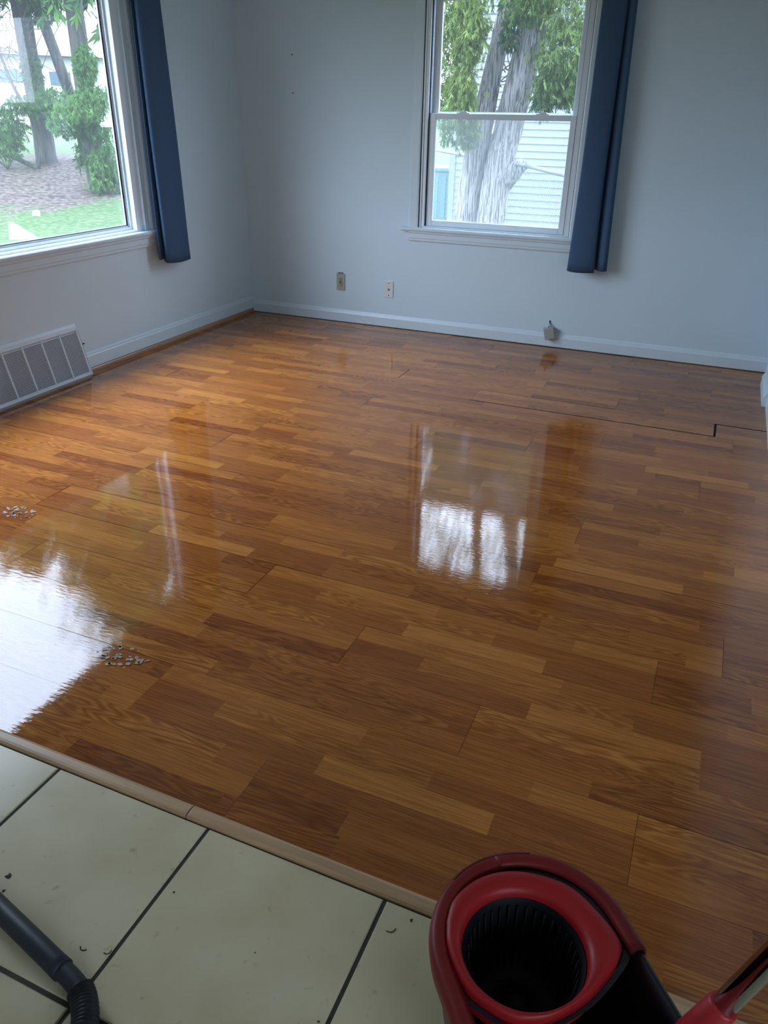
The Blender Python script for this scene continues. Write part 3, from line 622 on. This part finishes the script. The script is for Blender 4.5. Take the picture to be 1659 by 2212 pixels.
b = MB(); gv = loft([(sc_r(outer, 1.02), .296), (sc_r(outer, 1.10), .297)]); gv.build('groove', M['charcoal'], bk_)
# spin basket
def circ(r, n=48): return [(r * math.cos(2 * math.pi * k / n), r * math.sin(2 * math.pi * k / n)) for k in range(n)]
bs = loft([(circ(.088), .292), (circ(.084), .285), (circ(.076), .200), (circ(.066), .160), (circ(.03), .150), (circ(.02), .170), (circ(.008), .178)], closed_top=True); bs.build('spin_basket', M['basket'], bk_)
b = MB()
for k in range(36):
    t = 2 * math.pi * k / 36; b.tube([L3(.080 * math.cos(t), .080 * math.sin(t), .282), L3(.072 * math.cos(t), .072 * math.sin(t), .20), L3(.062 * math.cos(t), .062 * math.sin(t), .163)], .0016, 5)
b.build('basket_ribs', M['basket'], bk_)
# foot pedal and bail handle on the hidden end
b = MB(); P = [L3(.30, -.03, .02), L3(.36, -.03, .02), L3(.36, .07, .02), L3(.30, .07, .02)]
b.add([*P, *[p + Vector((0, 0, .02)) for p in P]], [(3, 2, 1, 0), (4, 5, 6, 7), (0, 1, 5, 4), (1, 2, 6, 5), (2, 3, 7, 6), (3, 0, 4, 7)]); b.build('pedal', M['red'], bk_)
# ------------------------------------------------------------------ mop
CAMV = Vector((3.287, -5.111, 1.36))
P1 = Vector((3.4515, -4.4675, .3866)); P2 = Vector((3.4790, -4.4951, .5769))
P1 = Vector((3.4590, -4.4380, .3420)); P2 = Vector((3.5040, -4.4220, .4880))
mp_ = empty('mop', P1, 'mop with a chrome handle and red collar leaning over the bucket, bottom right corner', 'mop')
d = (P2 - P1).normalized()
b = MB(); b.tube([P1 + d * .045, P1 + d * 1.15], .0145, 24); b.build('handle', M['chrome'], mp_)
b = MB(); b.tube([P1 - d * .060, P1 - d * .050, P1 - d * .03, P1 + d * .046, P1 + d * .050], [.016, .021, .0225, .0190, .0170], 28); b.build('collar', mat('red_collar_plastic', (.42, .012, .018), .45), mp_)
b = MB(); b.tube([P1 - d * .10, P1 - d * .055], [.012, .013], 16); b.build('joint', M['charcoal'], mp_)

# ------------------------------------------------------------------ shop vacuum hose on the tiles
vh = empty('vacuum_hose', (2.47, -4.59, .004), 'black vacuum cleaner tube and ribbed hose lying on cream tiles, bottom left', 'vacuum hose')
ZT = .004; zc = ZT + .0200
c0, c1 = Vector((1.90, -4.463, zc)), Vector((2.472, -4.586, zc))
dr = (c1 - c0).normalized()
b = MB(); b.tube([c0, c1 - dr * .02, c1 - dr * .001, c1], [.0192, .0194, .0200, .0180], 32); b.build('wand', M['hose'], vh)
pts = spline([c1 - dr * .03, c1 + dr * .0, c1 + dr * .022, Vector((2.520, -4.599, zc)), Vector((2.540, -4.610, zc))], 6)
b = MB(); b.tube(pts, [.0172] * len(pts), 28); b.build('elbow', M['hose'], vh)
cl = spline([(2.522, -4.600, zc + .002), (2.540, -4.610, zc + .002), (2.566, -4.634, zc + .002), (2.584, -4.668, zc + .002), (2.59, -4.74, zc + .002), (2.61, -4.90, zc + .002), (2.70, -5.05, zc + .002)], 16)
rad = [.0212 + (.0016 if (i % 3) < 1 else -.0008) for i in range(len(cl))]; rad[0] = .019
b = MB(); b.tube(cl, rad, 28); b.build('ribbed_hose', mat('ribbed_hose_plastic', (.008, .010, .016), .42), vh)
b = MB(); b.tube(spline([(2.640, -4.634, .012), (2.612, -4.632, .012), (2.585, -4.645, .014)], 5), .006, 10); b.build('cord_clip', M['hose'], vh)

# little scraps on the tiles
def F(px): return px
scr = [((2.222, -4.477), .020, 20, 'dark crumb of dirt on the tile just above the black tube, left edge', 1), ((2.239, -4.505), .009, 80, 'small dark curl touching the top of the black tube at the left edge', 1),
       ((2.463, -4.535), .015, -5, 'short curved dark scrap on the tile, left of the other curved scrap', 0), ((2.511, -4.522), .014, 40, 'short curved dark scrap on the tile next to the grout line', 0),
       ((2.545, -4.373), .006, 10, 'tiny dark speck on the large front tile near the grout line', 1), ((2.967, -4.275), .019, 35, 'thin grey splinter on the tile left of the bucket', 0),
       ((2.993, -4.239), .009, 0, 'small brown crumb on the tile between splinter and transition strip', 1), ((2.755, -4.413), .005, 0, 'tiny brown speck in the middle of the large front tile', 1), ((2.916, -4.472), .006, 0, 'tiny dark speck at the bottom edge of the photo beside the grout line', 1)]
for (xy, ln, an, lb, kind) in scr:
    z = .0043; an = R(an); p = Vector((xy[0], xy[1], z)); dx = Vector((math.cos(an), math.sin(an), 0)); dy = Vector((-dx.y, dx.x, 0)); b = MB()
    if kind == 0: b.tube(spline([p - dx * ln / 2 + dy * .003, p - dx * ln * .1 - dy * .001, p + dx * ln * .25 + dy * 0, p + dx * ln / 2 + dy * .004], 4), .0011, 6)
    else:
        rg_ = random.Random(int(ln * 9999)); n_ = 9; b.add([p + Vector((math.cos(6.28 * k / n_), math.sin(6.28 * k / n_), 0)) * ln * .5 * rg_.uniform(.4, 1) for k in range(n_)] + [p + Vector((0, 0, .002))], [(k, (k + 1) % n_, n_) for k in range(n_)])
    tag(b.build('debris_scrap', M['scrap'], origin=tuple(p)), lb, 'debris', 'scraps on the cream tiles')

for (cx_, cy_, sc_, lb) in ((1.965, -3.835, 1.0, 'patchy pale shoe print dried on the laminate beside the bright window reflection'), (1.02, -3.30, .9, 'faint pale shoe print on the laminate at the left edge of the photo')):
    rg = random.Random(int(cx_ * 100)); b = MB()
    for k in range(46):
        a_ = rg.uniform(-1, 1); c_ = rg.uniform(-1, 1)
        if a_ * a_ + c_ * c_ > 1: continue
        px_ = cx_ + (a_ * .085 + c_ * .018) * sc_; py_ = cy_ + (c_ * .045 - a_ * .01) * sc_; r_ = rg.uniform(.003, .009); t_ = rg.uniform(-.4, .4)
        n_ = 5; b.add([(px_ + math.cos(6.28 * j / n_ + t_) * r_ * rg.uniform(.7, 1.2), py_ + math.sin(6.28 * j / n_ + t_) * r_ * rg.uniform(.6, 1.1), .0016) for j in range(n_)], [tuple(range(n_))])
    tag(b.build('shoe_print', M['residue'], origin=(cx_, cy_, .001)), lb, 'shoe print')

# ================================================================== outside
CX, CY = 3.287, -5.111
def gz(x, y):
    dxx, dyy = x - CX, y - CY; D = math.hypot(dxx, dyy); az = math.degrees(math.atan2(-dxx, dyy))
    pts = [(0, -.30), (9, -.26), (12.3, -.16), (14.5, .10), (17, .52), (22, .78), (27, .93), (40, 1.15), (80, 1.6)]
    z = pts[-1][1]
    for i in range(len(pts) - 1):
        if pts[i][0] <= D <= pts[i + 1][0]:
            t = (D - pts[i][0]) / (pts[i + 1][0] - pts[i][0]); z = pts[i][1] * (1 - t) + pts[i + 1][1] * t; break
    flat = -.28 + max(0, D - 16) * .035
    k = min(1, max(0, (az - 26) / 12)); return flat * (1 - k) + z * k
def build_ground():
    xs = np.concatenate([np.linspace(-90, -30, 13), np.linspace(-28, 12, 81), np.linspace(14, 60, 10)]); ys = np.concatenate([np.linspace(-30, -8, 8), np.linspace(-7, 34, 83), np.linspace(36, 100, 14)])
    v = []; mu = []
    for x in xs:
        for y in ys:
            z = gz(x, y)
            if x > -T - .2 and y < T + .2: z = -.32
            v.append((x, y, z)); D = math.hypot(x - CX, y - CY); az = math.degrees(math.atan2(-(x - CX), y - CY))
            lo = 14.2 - .08 * (az - 40) * 1.2; m_ = max(0, 1 - abs(D - (lo + 2.6)) / 3.6) * 1.4
            if az < 32: m_ = .25
            mu.append(min(1, m_))
    ny = len(ys); f = [(i * ny + j, (i + 1) * ny + j, (i + 1) * ny + j + 1, i * ny + j + 1) for i in range(len(xs) - 1) for j in range(ny - 1)]
    f = [q for q in f if not (v[q[0]][0] > -.1 and v[q[2]][0] < 5.7 and v[q[0]][1] > -8 and v[q[2]][1] < .05)]
    me = bpy.data.meshes.new('ground'); me.from_pydata(v, [], f); me.update(); me.polygons.foreach_set('use_smooth', [True] * len(f))
    a = me.attributes.new('mulch', 'FLOAT', 'POINT'); a.data.foreach_set('value', mu); me.materials.append(M['ground'])
    o = bpy.data.objects.new('ground', me); col.objects.link(o); o['kind'] = 'structure'
build_ground()
def polar(D, az, z=None):
    a = R(az); x = CX - math.sin(a) * D; y = CY + math.cos(a) * D; return Vector((x, y, gz(x, y) if z is None else z))
def build_leaves(name, m, parent, clusters, seed, size, droop=.6, lobes=5, mult=1.0):
    """clusters: (centre, (rx, ry, rz), count). Each spray is a small lobed fan"""
    rng = np.random.default_rng(seed); V = []; F_ = []; tone = []; n = 0
    for c, rad, cnt, tn in clusters:
        for _ in range(int(cnt * mult)):
            u = rng.normal(size=3); u /= np.linalg.norm(u); u *= rng.uniform(.3, 1) ** .5 * (1 if rng.random() < .72 else rng.uniform(1.0, 1.5)); p = np.array(c) + u * np.array(rad)
            s = size * rng.uniform(.6, 1.3)
            d = np.array([rng.normal() * .7, rng.normal() * .7, -droop - rng.uniform(0, .5)]); d /= np.linalg.norm(d)
            q = np.cross(d, rng.normal(size=3)); q /= np.linalg.norm(q); nn = np.cross(d, q)
            t = float(np.clip(tn + rng.normal() * .2, 0, 1))
            for k in range(lobes):
                a = (k - (lobes - 1) / 2) * .42; dd = d * math.cos(a) + q * math.sin(a); qq = -d * math.sin(a) + q * math.cos(a)
                L_ = s * (1 - .22 * abs(k - (lobes - 1) / 2)); b0 = p + d * s * .12 * k
                V += [b0, b0 + dd * L_ * .5 + qq * L_ * .085 + nn * s * .04, b0 + dd * L_, b0 + dd * L_ * .5 - qq * L_ * .085 - nn * s * .04]; F_.append((n, n + 1, n + 2, n + 3)); n += 4; tone += [t] * 4
    V = np.array(V)
    if parent: V = V - np.array(parent.location)
    me = bpy.data.meshes.new(name); me.from_pydata(V.tolist(), [], F_); me.update()
    a = me.attributes.new('tone', 'FLOAT', 'POINT'); a.data.foreach_set('value', tone); me.materials.append(m)
    o = bpy.data.objects.new(name, me); col.objects.link(o)
    if parent: o.parent = parent
    return o
rng = random.Random(5)
def trunk_bark(mb, pts, rad, n=28, seed=0, fine=6):
    P = spline(pts, fine); k = len(P); rr = [np.interp(i / (k - 1), np.linspace(0, 1, len(rad)), rad) for i in range(k)]
    mb.tube(P, rr, n, jitter=.05, rng=random.Random(seed)); return mb
# --- big twin-stemmed tree outside the far window
TY = 3.5
t1 = empty('cedar_tree', (.78, TY, -.28), 'large twin-trunked tree with shaggy grey bark right outside the far window', 'tree')
b = MB(); trunk_bark(b, [(.56, TY, -.35), (.595, TY, .1), (.625, TY, .5), (.665, TY, .95), (.70, TY, 1.22), (.757, TY + .03, 1.62), (.822, TY + .05, 2.05), (.93, TY + .1, 2.8), (1.05, TY + .2, 4.6)], [.19, .150, .135, .128, .122, .102, .088, .08, .05], seed=1)
trunk_bark(b, [(.86, TY - .02, -.35), (.880, TY - .02, .1), (.905, TY - .02, .5), (.945, TY - .02, .95), (.995, TY, 1.22), (1.070, TY, 1.62), (1.155, TY, 2.05), (1.26, TY, 2.5), (1.45, TY, 3.3), (1.7, TY, 5.0)], [.20, .165, .152, .148, .148, .146, .138, .12, .10, .07], seed=2)
b.build('trunk', M['bark'], t1)
b = MB(); trunk_bark(b, [(.97, TY, .80), (1.07, TY - .01, .87), (1.16, TY - .02, .925), (1.245, TY - .03, .955)], [.15, .12, .085, .040], seed=4); b.build('rail_knot', M['bark'], t1)
b = MB()
for k in range(16):
    p = Vector((rng.uniform(.86, 1.06), TY + rng.uniform(-.1, .3), rng.uniform(1.35, 2.35))); q = [p]
    for i in range(5): q.append(q[-1] + Vector((rng.uniform(-.09, .09), rng.uniform(-.05, .05), rng.uniform(-.12, .05))))
    b.tube(spline(q, 3), .006, 5)
for k in range(10):
    p = Vector((rng.uniform(.1, .55), TY + rng.uniform(-.3, .3), rng.uniform(1.5, 2.6))); q = [p]
    for i in range(5): q.append(q[-1] + Vector((rng.uniform(-.10, .12), rng.uniform(-.05, .05), rng.uniform(-.16, .04))))
    b.tube(spline(q, 3), .006, 5)
b.build('bare_twigs', M['bark_far'], t1)
C1 = [((.42, 3.2, 2.42), (.34, .3, .30), 420, .55), ((.62, 3.1, 2.20), (.22, .2, .20), 260, .85), ((.42, 3.3, 1.90), (.22, .3, .30), 260, .5), ((.62, 3.05, 1.60), (.15, .12, .24), 330, .95), ((.66, 3.05, 2.08), (.17, .12, .24), 300, 1.0), ((.36, 3.5, 1.5), (.16, .3, .25), 150, .3), ((.66, 3.15, 1.38), (.11, .10, .13), 110, .8),
      ((1.06, 3.2, 2.42), (.16, .2, .24), 170, .3), ((1.0, 3.3, 2.12), (.07, .1, .15), 70, .2), ((1.20, 3.25, 2.35), (.16, .15, .16), 120, .55),
      ((1.62, 3.3, 2.30), (.34, .3, .35), 520, .5), ((1.58, 3.2, 1.95), (.27, .25, .28), 460, .6), ((1.50, 3.25, 1.70), (.21, .2, .17), 300, .45), ((1.62, 3.3, 1.62), (.15, .2, .12), 120, .4), ((1.40, 3.25, 1.55), (.10, .12, .14), 90, .35), ((.46, 3.3, 1.25), (.14, .2, .14), 70, .4), ((.66, 3.2, 1.22), (.10, .1, .12), 60, .5),
      ((.9, 3.6, 3.4), (1.3, .9, .8), 900, .5), ((1.2, 3.6, 4.6), (1.2, 1.0, .9), 800, .5)]
C2 = [((1.0 + math.cos(k * 2.4) * 1.7, 3.4 + math.sin(k * 2.4) * 1.5, 5.2 + .3 * k), (1.3, 1.2, .8), 150, .4) for k in range(13)]  # out-of-view crown mass added above the gap to shade the siding
build_leaves('foliage', M['cedar'], t1, C1, 3, .072, droop=1.1, mult=2.4)
build_leaves('shade_crown', M['cedar'], t1, C2, 4, .36)
# --- neighbour house with white lap siding
NH = empty('neighbour_house', (2.5, 7.2, -.35), 'white lap-sided neighbour house behind the twin-trunked tree', 'house')
xl = -.86; EX = .0965; YS = 7.2
b = MB(); prof = []; z = -.4
while z < 4.9: prof += [(YS - .014, z), (YS - .001, z + EX - .004), (YS + .001, z + EX)]; z += EX
prof += [(YS + .2, z), (YS + .2, -.4)]
b.prism(prof[::-1], 'x', xl + .08, 9.0); b.box(xl + .05, 9.0, YS + .2, 15, -.4, 4.9); b.build('siding', M['siding'], NH)
b = MB(); b.box(xl, xl + .09, YS - .03, YS + .06, -.4, 4.9); b.build('corner_board', M['siding'], NH)
b = MB(); b.prism([(YS - .45, 4.95), (11, 6.6), (15.5, 4.95), (15.5, 4.85), (YS - .45, 4.85)][::-1], 'x', xl - .3, 9.3); b.build('roof', M['roof'], NH)
# --- chain-link fence running diagonally away
fn = empty('chain_link_fence', (1.33, 3.18, -.28), 'grey chain-link fence running diagonally past the twin-trunked tree', 'fence')
FP = [Vector((2.55, .75, 0)), Vector((1.92, 2.0, 0)), Vector((1.30, 3.20, 0)), Vector((.35, 4.65, 0)), Vector((-.45, 5.85, 0)), Vector((-1.6, 7.6, 0)), Vector((-3.0, 9.8, 0))]
def chain(i0, i1, name):
    b = MB(); s = .065; a0, a1 = FP[i0], FP[i1]; L_ = (a1 - a0).length; d = (a1 - a0).normalized(); nx = int(L_ / s); zt = .93; zb = -.27; nz = int((zt - zb) / s)
    nrm = Vector((-d.y, d.x, 0))
    for k in range(-nz, nx + 1):
        for sg in (1, -1):
            x0 = k * s; pts = []
            z0_, z1_ = zb, zb + nz * s; xa = x0; xb = x0 + nz * s
            if sg < 0: xa, xb = xb, xa
            # clip to 0..L
            t0, t1_ = 0.0, 1.0
            if xb != xa:
                ta, tb = (0 - xa) / (xb - xa), (L_ - xa) / (xb - xa); lo_, hi_ = min(ta, tb), max(ta, tb); t0, t1_ = max(t0, lo_), min(t1_, hi_)
            if t1_ - t0 < .02: continue
            pA = a0 + d * (xa + (xb - xa) * t0) + Vector((0, 0, z0_ + (z1_ - z0_) * t0)) + nrm * .002 * sg; pB = a0 + d * (xa + (xb - xa) * t1_) + Vector((0, 0, z0_ + (z1_ - z0_) * t1_)) + nrm * .002 * sg
            b.tube([pA, pB], .0013, 4, caps=False)
    b.build(name, M['galv'], fn)
chain(1, 2, 'wire_mesh'); chain(2, 3, 'wire_mesh'); chain(3, 4, 'wire_mesh'); chain(4, 5, 'wire_mesh'); chain(0, 1, 'wire_mesh')
for i in range(6):
    b = MB(); p, q = FP[i] + Vector((0, 0, .95)), FP[i + 1] + Vector((0, 0, .95)); b.tube([p, q], .019, 10); b.build('top_rail', M['galv'], fn)
for i in (0, 3, 5): b = MB(); b.tube([FP[i] + Vector((0, 0, -.4)), FP[i] + Vector((0, 0, 1.0))], .026, 12); b.build('post', M['galv'], fn)
# teal container behind the fence
tb = empty('garden_container', (-2.2, 9.3, -.25), 'teal plastic container standing behind the chain-link fence at the window corner', 'container')
b = MB(); b.box(-3.1, -1.30, 9.0, 9.9, -.3, .52); b.build('container_body', M['teal'], tb, bevel=.04)
b = MB()
for k in range(12): b.box(-3.06 + k * .15, -3.02 + k * .15, 8.97, 9.0, -.25, .45)
b.build('side_ribs', M['teal'], tb); b = MB(); b.box(-3.15, -1.27, 8.95, 9.95, .52, .58); b.build('container_lid', M['teal'], tb, bevel=.015)

# --- trees outside the left window
def far_tree(D, az, h, r, label, lean=0.0, clusters=(), seed=0, crown=True, crown_base=2.7, crown_r=1.5, size=.26, low_r=None):
    p = polar(D, az); t = empty('cedar_tree', p, label, 'tree', 'cedar trees in the front yard')
    a = R(az); side = Vector((math.cos(a), math.sin(a), 0)); b = MB()
    pts = [p + Vector((0, 0, -.2)), p + Vector((0, 0, .12)), p + side * lean * .3 + Vector((0, 0, 1.2)), p + side * lean + Vector((0, 0, 3)), p + side * lean * 1.2 + Vector((0, 0, h * .6)), p + side * lean * 1.2 + Vector((0, 0, h * .95))]
    trunk_bark(b, pts, [r * 1.7, r * 1.12, r, r * .88, r * .55, r * .1], n=18, seed=seed); b.build('trunk', M['bark_far'], t)
    cl = []; cl2 = []
    if crown:
        n = 16; rg = random.Random(seed)
        for k in range(n):
            u = k / (n - 1); z = crown_base + (h - crown_base) * u; rr_ = crown_r * (1 - u) ** .45 + .3
            for j in range(2):
                th = rg.uniform(0, 6.28); cl2.append((p + side * lean + Vector((math.cos(th) * rr_ * .5, math.sin(th) * rr_ * .5, z)), (rr_ * .75, rr_ * .75, .50), int(75 + 50 * (1 - u)), rg.uniform(.1, .7)))
    for (s_, dp, z, rx, rz_, cnt, tn) in clusters:
        cl.append((p + side * s_ + Vector((-side.y, side.x, 0)) * dp + Vector((0, 0, z)), (rx, rx, rz_), cnt, tn))
    if cl: build_leaves('foliage', M['cedar_far'], t, cl, seed + 50, size * .72, droop=.8, mult=2.1)
    build_leaves('crown', M['cedar_far'], t, cl2, seed + 80, .34)
    return t, p, side
# main trunk left, foliage clumps: (sideways, depth, height, rx, rz, count, tone)
T1, p1, s1 = far_tree(17, 45.2, 9.5, .17, 'cedar tree with the clear dark trunk in the middle of the left window', clusters=[(-.58, -.6, .62, .26, .34, 300, .3), (-.25, -.6, .98, .25, .16, 120, .35), (.12, -.5, .92, .40, .16, 330, .4), (.30, -.6, 1.05, .28, .22, 200, .6), (0, -.3, 1.45, .17, .36, 160, .35), (.33, -.2, 2.42, .25, .22, 170, .15), (-.6, -.3, 2.5, .34, .26, 220, .5), (.2, -.3, .72, .16, .12, 60, .25)], seed=1, crown_base=3.2, crown_r=1.9, size=.14)
far_tree(15, 42.35, 11.5, .15, 'cedar tree wrapped in drooping green foliage beside the right edge of the left window', lean=.03, clusters=[(-.12, -.3, 1.22, .40, .20, 520, .8), (.12, -.3, 1.42, .28, .16, 260, .65), (-.35, -.2, 1.0, .28, .16, 200, .45), (.05, -.2, .92, .30, .14, 180, .35), (.06, -.3, .32, .20, .34, 340, .6), (.22, -.3, .45, .16, .36, 220, .5), (-.20, -.2, .55, .10, .24, 50, .3), (.32, -.3, .08, .08, .18, 50, .45), (.08, -.25, 1.85, .17, .30, 260, .7)], seed=2, crown_base=3.0, crown_r=1.9, size=.13)
far_tree(17, 42.75, 9.0, .10, 'slim leaning cedar between the two larger trees in the left window', lean=-.52, clusters=[(-.5, -.2, 2.6, .3, .3, 80, .3)], seed=3, crown_base=3.2, crown_r=1.3, size=.16)
far_tree(18, 51.5, 8.0, .2, 'cedar tree partly cut off by the left edge of the photo', seed=4, crown_base=3.1, crown_r=1.7, size=.2)
far_tree(19, 57, 8.0, .2, 'cedar tree beyond the left edge of the photo', seed=6, crown_base=2.6, crown_r=1.9, size=.2)
# young bare shrub with twisting branches left of the main trunk
pb = polar(16.5, 45.85); sh = empty('bare_shrub', pb, 'bare twisting shrub branches left of the clear dark trunk', 'shrub')
b = MB(); sd = s1
def br(pts, r0, r1_): P = spline(pts, 6); b.tube(P, list(np.linspace(r0, r1_, len(P))), 7)
Z = lambda k: Vector((0, 0, k))
br([pb, pb + sd * .10 + Z(.35), pb + sd * .05 + Z(.8), pb - sd * .15 + Z(1.3), pb - sd * .3 + Z(1.9), pb - sd * .5 + Z(2.6)], .05, .015)
br([pb, pb - sd * .5 + Z(.25), pb - sd * .95 + Z(.45), pb - sd * 1.3 + Z(.8), pb - sd * 1.6 + Z(1.3)], .045, .012)
rg = random.Random(8)
for k in range(40):
    q = [pb + sd * rg.uniform(-.9, .25) + Z(rg.uniform(1.2, 2.2))]
    dd = Vector((rg.uniform(-.14, .14), 0, rg.uniform(-.02, .2)))
    for i in range(6): q.append(q[-1] + sd * (dd.x + rg.uniform(-.07, .07)) + Z(dd.z + rg.uniform(-.10, .10)))
    br(q, .008, .004)
b.build('branches', M['bark_far'], sh)
# small leafy undergrowth
def shrub(name, D, az, cl, label, seed):
    p = polar(D, az); t = empty(name, p, label, 'shrub'); a = R(az); side = Vector((math.cos(a), math.sin(a), 0))
    b = MB()
    for k in range(5): b.tube(spline([p, p + side * .1 * (k - 2) + Z(.3), p + side * .2 * (k - 2) + Z(.7)], 4), .012, 6)
    b.build('stems', M['bark_far'], t)
    build_leaves('foliage', M['cedar_far'], t, [(p + side * s_ + Z(z), (rx, rx, rz_), c_, tn) for (s_, z, rx, rz_, c_, tn) in cl], seed, .10, mult=1.6)
shrub('evergreen_shrub', 16.4, 47.6, [(.0, .45, .35, .28, 220, .35), (.25, .75, .25, .2, 120, .4)], 'low evergreen shrub at the left edge of the left window', 21)
# --- road, pickup, house across the street
def road_strip():
    v = []; f = []; azs = np.linspace(20, 75, 40)
    for i, a in enumerate(azs):
        for D in (27, 43): p = polar(D, a); v.append((p.x, p.y, p.z + .04))
    f = [(2 * i, 2 * i + 2, 2 * i + 3, 2 * i + 1) for i in range(len(azs) - 1)]
    MB().add(v, f).build('road', M['asphalt'], kind='structure')
road_strip()
pc = polar(40, 46.5); a = R(45); sx = Vector((math.cos(a), math.sin(a), 0)); sy = Vector((-sx.y, sx.x, 0))
car = empty('pickup_truck', pc, 'white pickup truck parked on the street behind the cedar trees', 'truck')
def cprism(prof, w0, w1):  # profile in (along, up), extruded across
    n = len(prof); v = [pc + sx * p[0] + sy * w_ + Z(p[1]) for w_ in (w0, w1) for p in prof]
    return MB().add(v, [tuple(range(n))[::-1], tuple(range(n, 2 * n))] + [(i, (i + 1) % n, n + (i + 1) % n, n + i) for i in range(n)])
cprism([(-3.0, .45), (2.4, .45), (2.5, .75), (2.45, 1.10), (1.2, 1.22), (-3.0, 1.22)], -.95, .95).build('body', M['carpaint'], car, bevel=.05)
cprism([(-1.9, 1.22), (1.2, 1.22), (.45, 1.80), (.1, 1.88), (-1.5, 1.88), (-1.8, 1.8)], -.85, .85).build('cab', M['carpaint'], car, bevel=.04)
for (x0, x1, xt0, xt1) in ((-.55, .90, -.55, .30), (-1.65, -.68, -1.6, -.68)):
    cprism([(x0, 1.25), (x1, 1.25), (xt1, 1.74), (xt0, 1.74)], -.862, .862).build('side_window', M['carglass'], car)
b = cprism([(-.75, .98), (-.48, .98), (-.48, 1.03), (-.75, 1.03)], -.975, -.94).build('door_handle', M['tyre'], car)
for x_ in (-2.1, 1.5):
    for w_ in (-.9, .9):
        b = MB(); c_ = pc + sx * x_ + sy * w_ + Z(.40); b.tube([c_ - sy * .11, c_ + sy * .11], .38, 24); b.build('wheel', M['tyre'], car)
hp = polar(62, 47); hs = empty('street_house', hp, 'pale house with grey roof far across the street', 'house')
def hbox(x0, x1, y0_, y1_, z0_, z1_): 
    mb = MB(); mb.obox(hp + sx * (x0 + x1) / 2 + sy * (y0_ + y1_) / 2 + Z((z0_ + z1_) / 2), sx, sy, (0, 0, 1), (x1 - x0) / 2, (y1_ - y0_) / 2, (z1_ - z0_) / 2); return mb
hbox(-9, 14, 0, 8, -.5, 3.3).build('walls', M['siding_far'], hs)
v = [hp + sx * x_ + sy * y_ + Z(z_) for x_ in (-9.5, 14.5) for (y_, z_) in ((-.6, 3.2), (4, 5.6), (8.6, 3.2))]
MB().add(v, [(0, 1, 2), (5, 4, 3), (0, 3, 4, 1), (1, 4, 5, 2), (0, 2, 5, 3)]).build('roof', M['roof'], hs)
for x_ in (-6.5, -2.0, 3, 8): hbox(x_, x_ + 1.3, -.04, .1, 1.0, 2.3).build('window', M['carglass'], hs)
hbox(10.0, 12.6, -.04, .1, 0, 2.2).build('garage_door', M['siding'], hs)
# white stone blocks on the lawn
def blockp(D, az, z): a_ = R(az); return Vector((CX - math.sin(a_) * D, CY + math.cos(a_) * D, z))
bp_ = blockp(11.8, 48.05, gz(*blockp(11.8, 48.05, 0)[:2]))
b = MB(); b.add([bp_ + sx * x_ + sy * y_ + Z(z_) for (x_, y_, z_) in ((-.06, 0, -.05), (.40, -.05, -.05), (.30, .28, -.05), (-.08, .3, -.05), (-.02, .05, .22), (.02, .22, .20))], [(0, 1, 4), (1, 2, 5, 4), (2, 3, 5), (3, 0, 4, 5), (3, 2, 1, 0)])
tag(b.build('stone_block', M['block'], origin=tuple(bp_)), 'pale wedge-shaped block lying on the lawn just outside the left window', 'stone')
sp0 = blockp(13.35, 46.4, 0); sp0.z = gz(sp0.x, sp0.y)
b = MB(); rg = random.Random(2); n_ = 10
b.add([sp0 + Vector((math.cos(6.28 * k / n_) * .07 * rg.uniform(.7, 1.1), math.sin(6.28 * k / n_) * .07 * rg.uniform(.7, 1.1), -.02)) for k in range(n_)] + [sp0 + Vector((math.cos(6.28 * k / n_) * .05, math.sin(6.28 * k / n_) * .05, .06)) for k in range(n_)] + [sp0 + Z(.075)],
      [(k, (k + 1) % n_, n_ + (k + 1) % n_, n_ + k) for k in range(n_)] + [(n_ + k, n_ + (k + 1) % n_, 2 * n_) for k in range(n_)])
tag(b.build('stone', M['block'], origin=tuple(sp0)), 'small pale stone on the lawn below the mulch bed', 'stone')
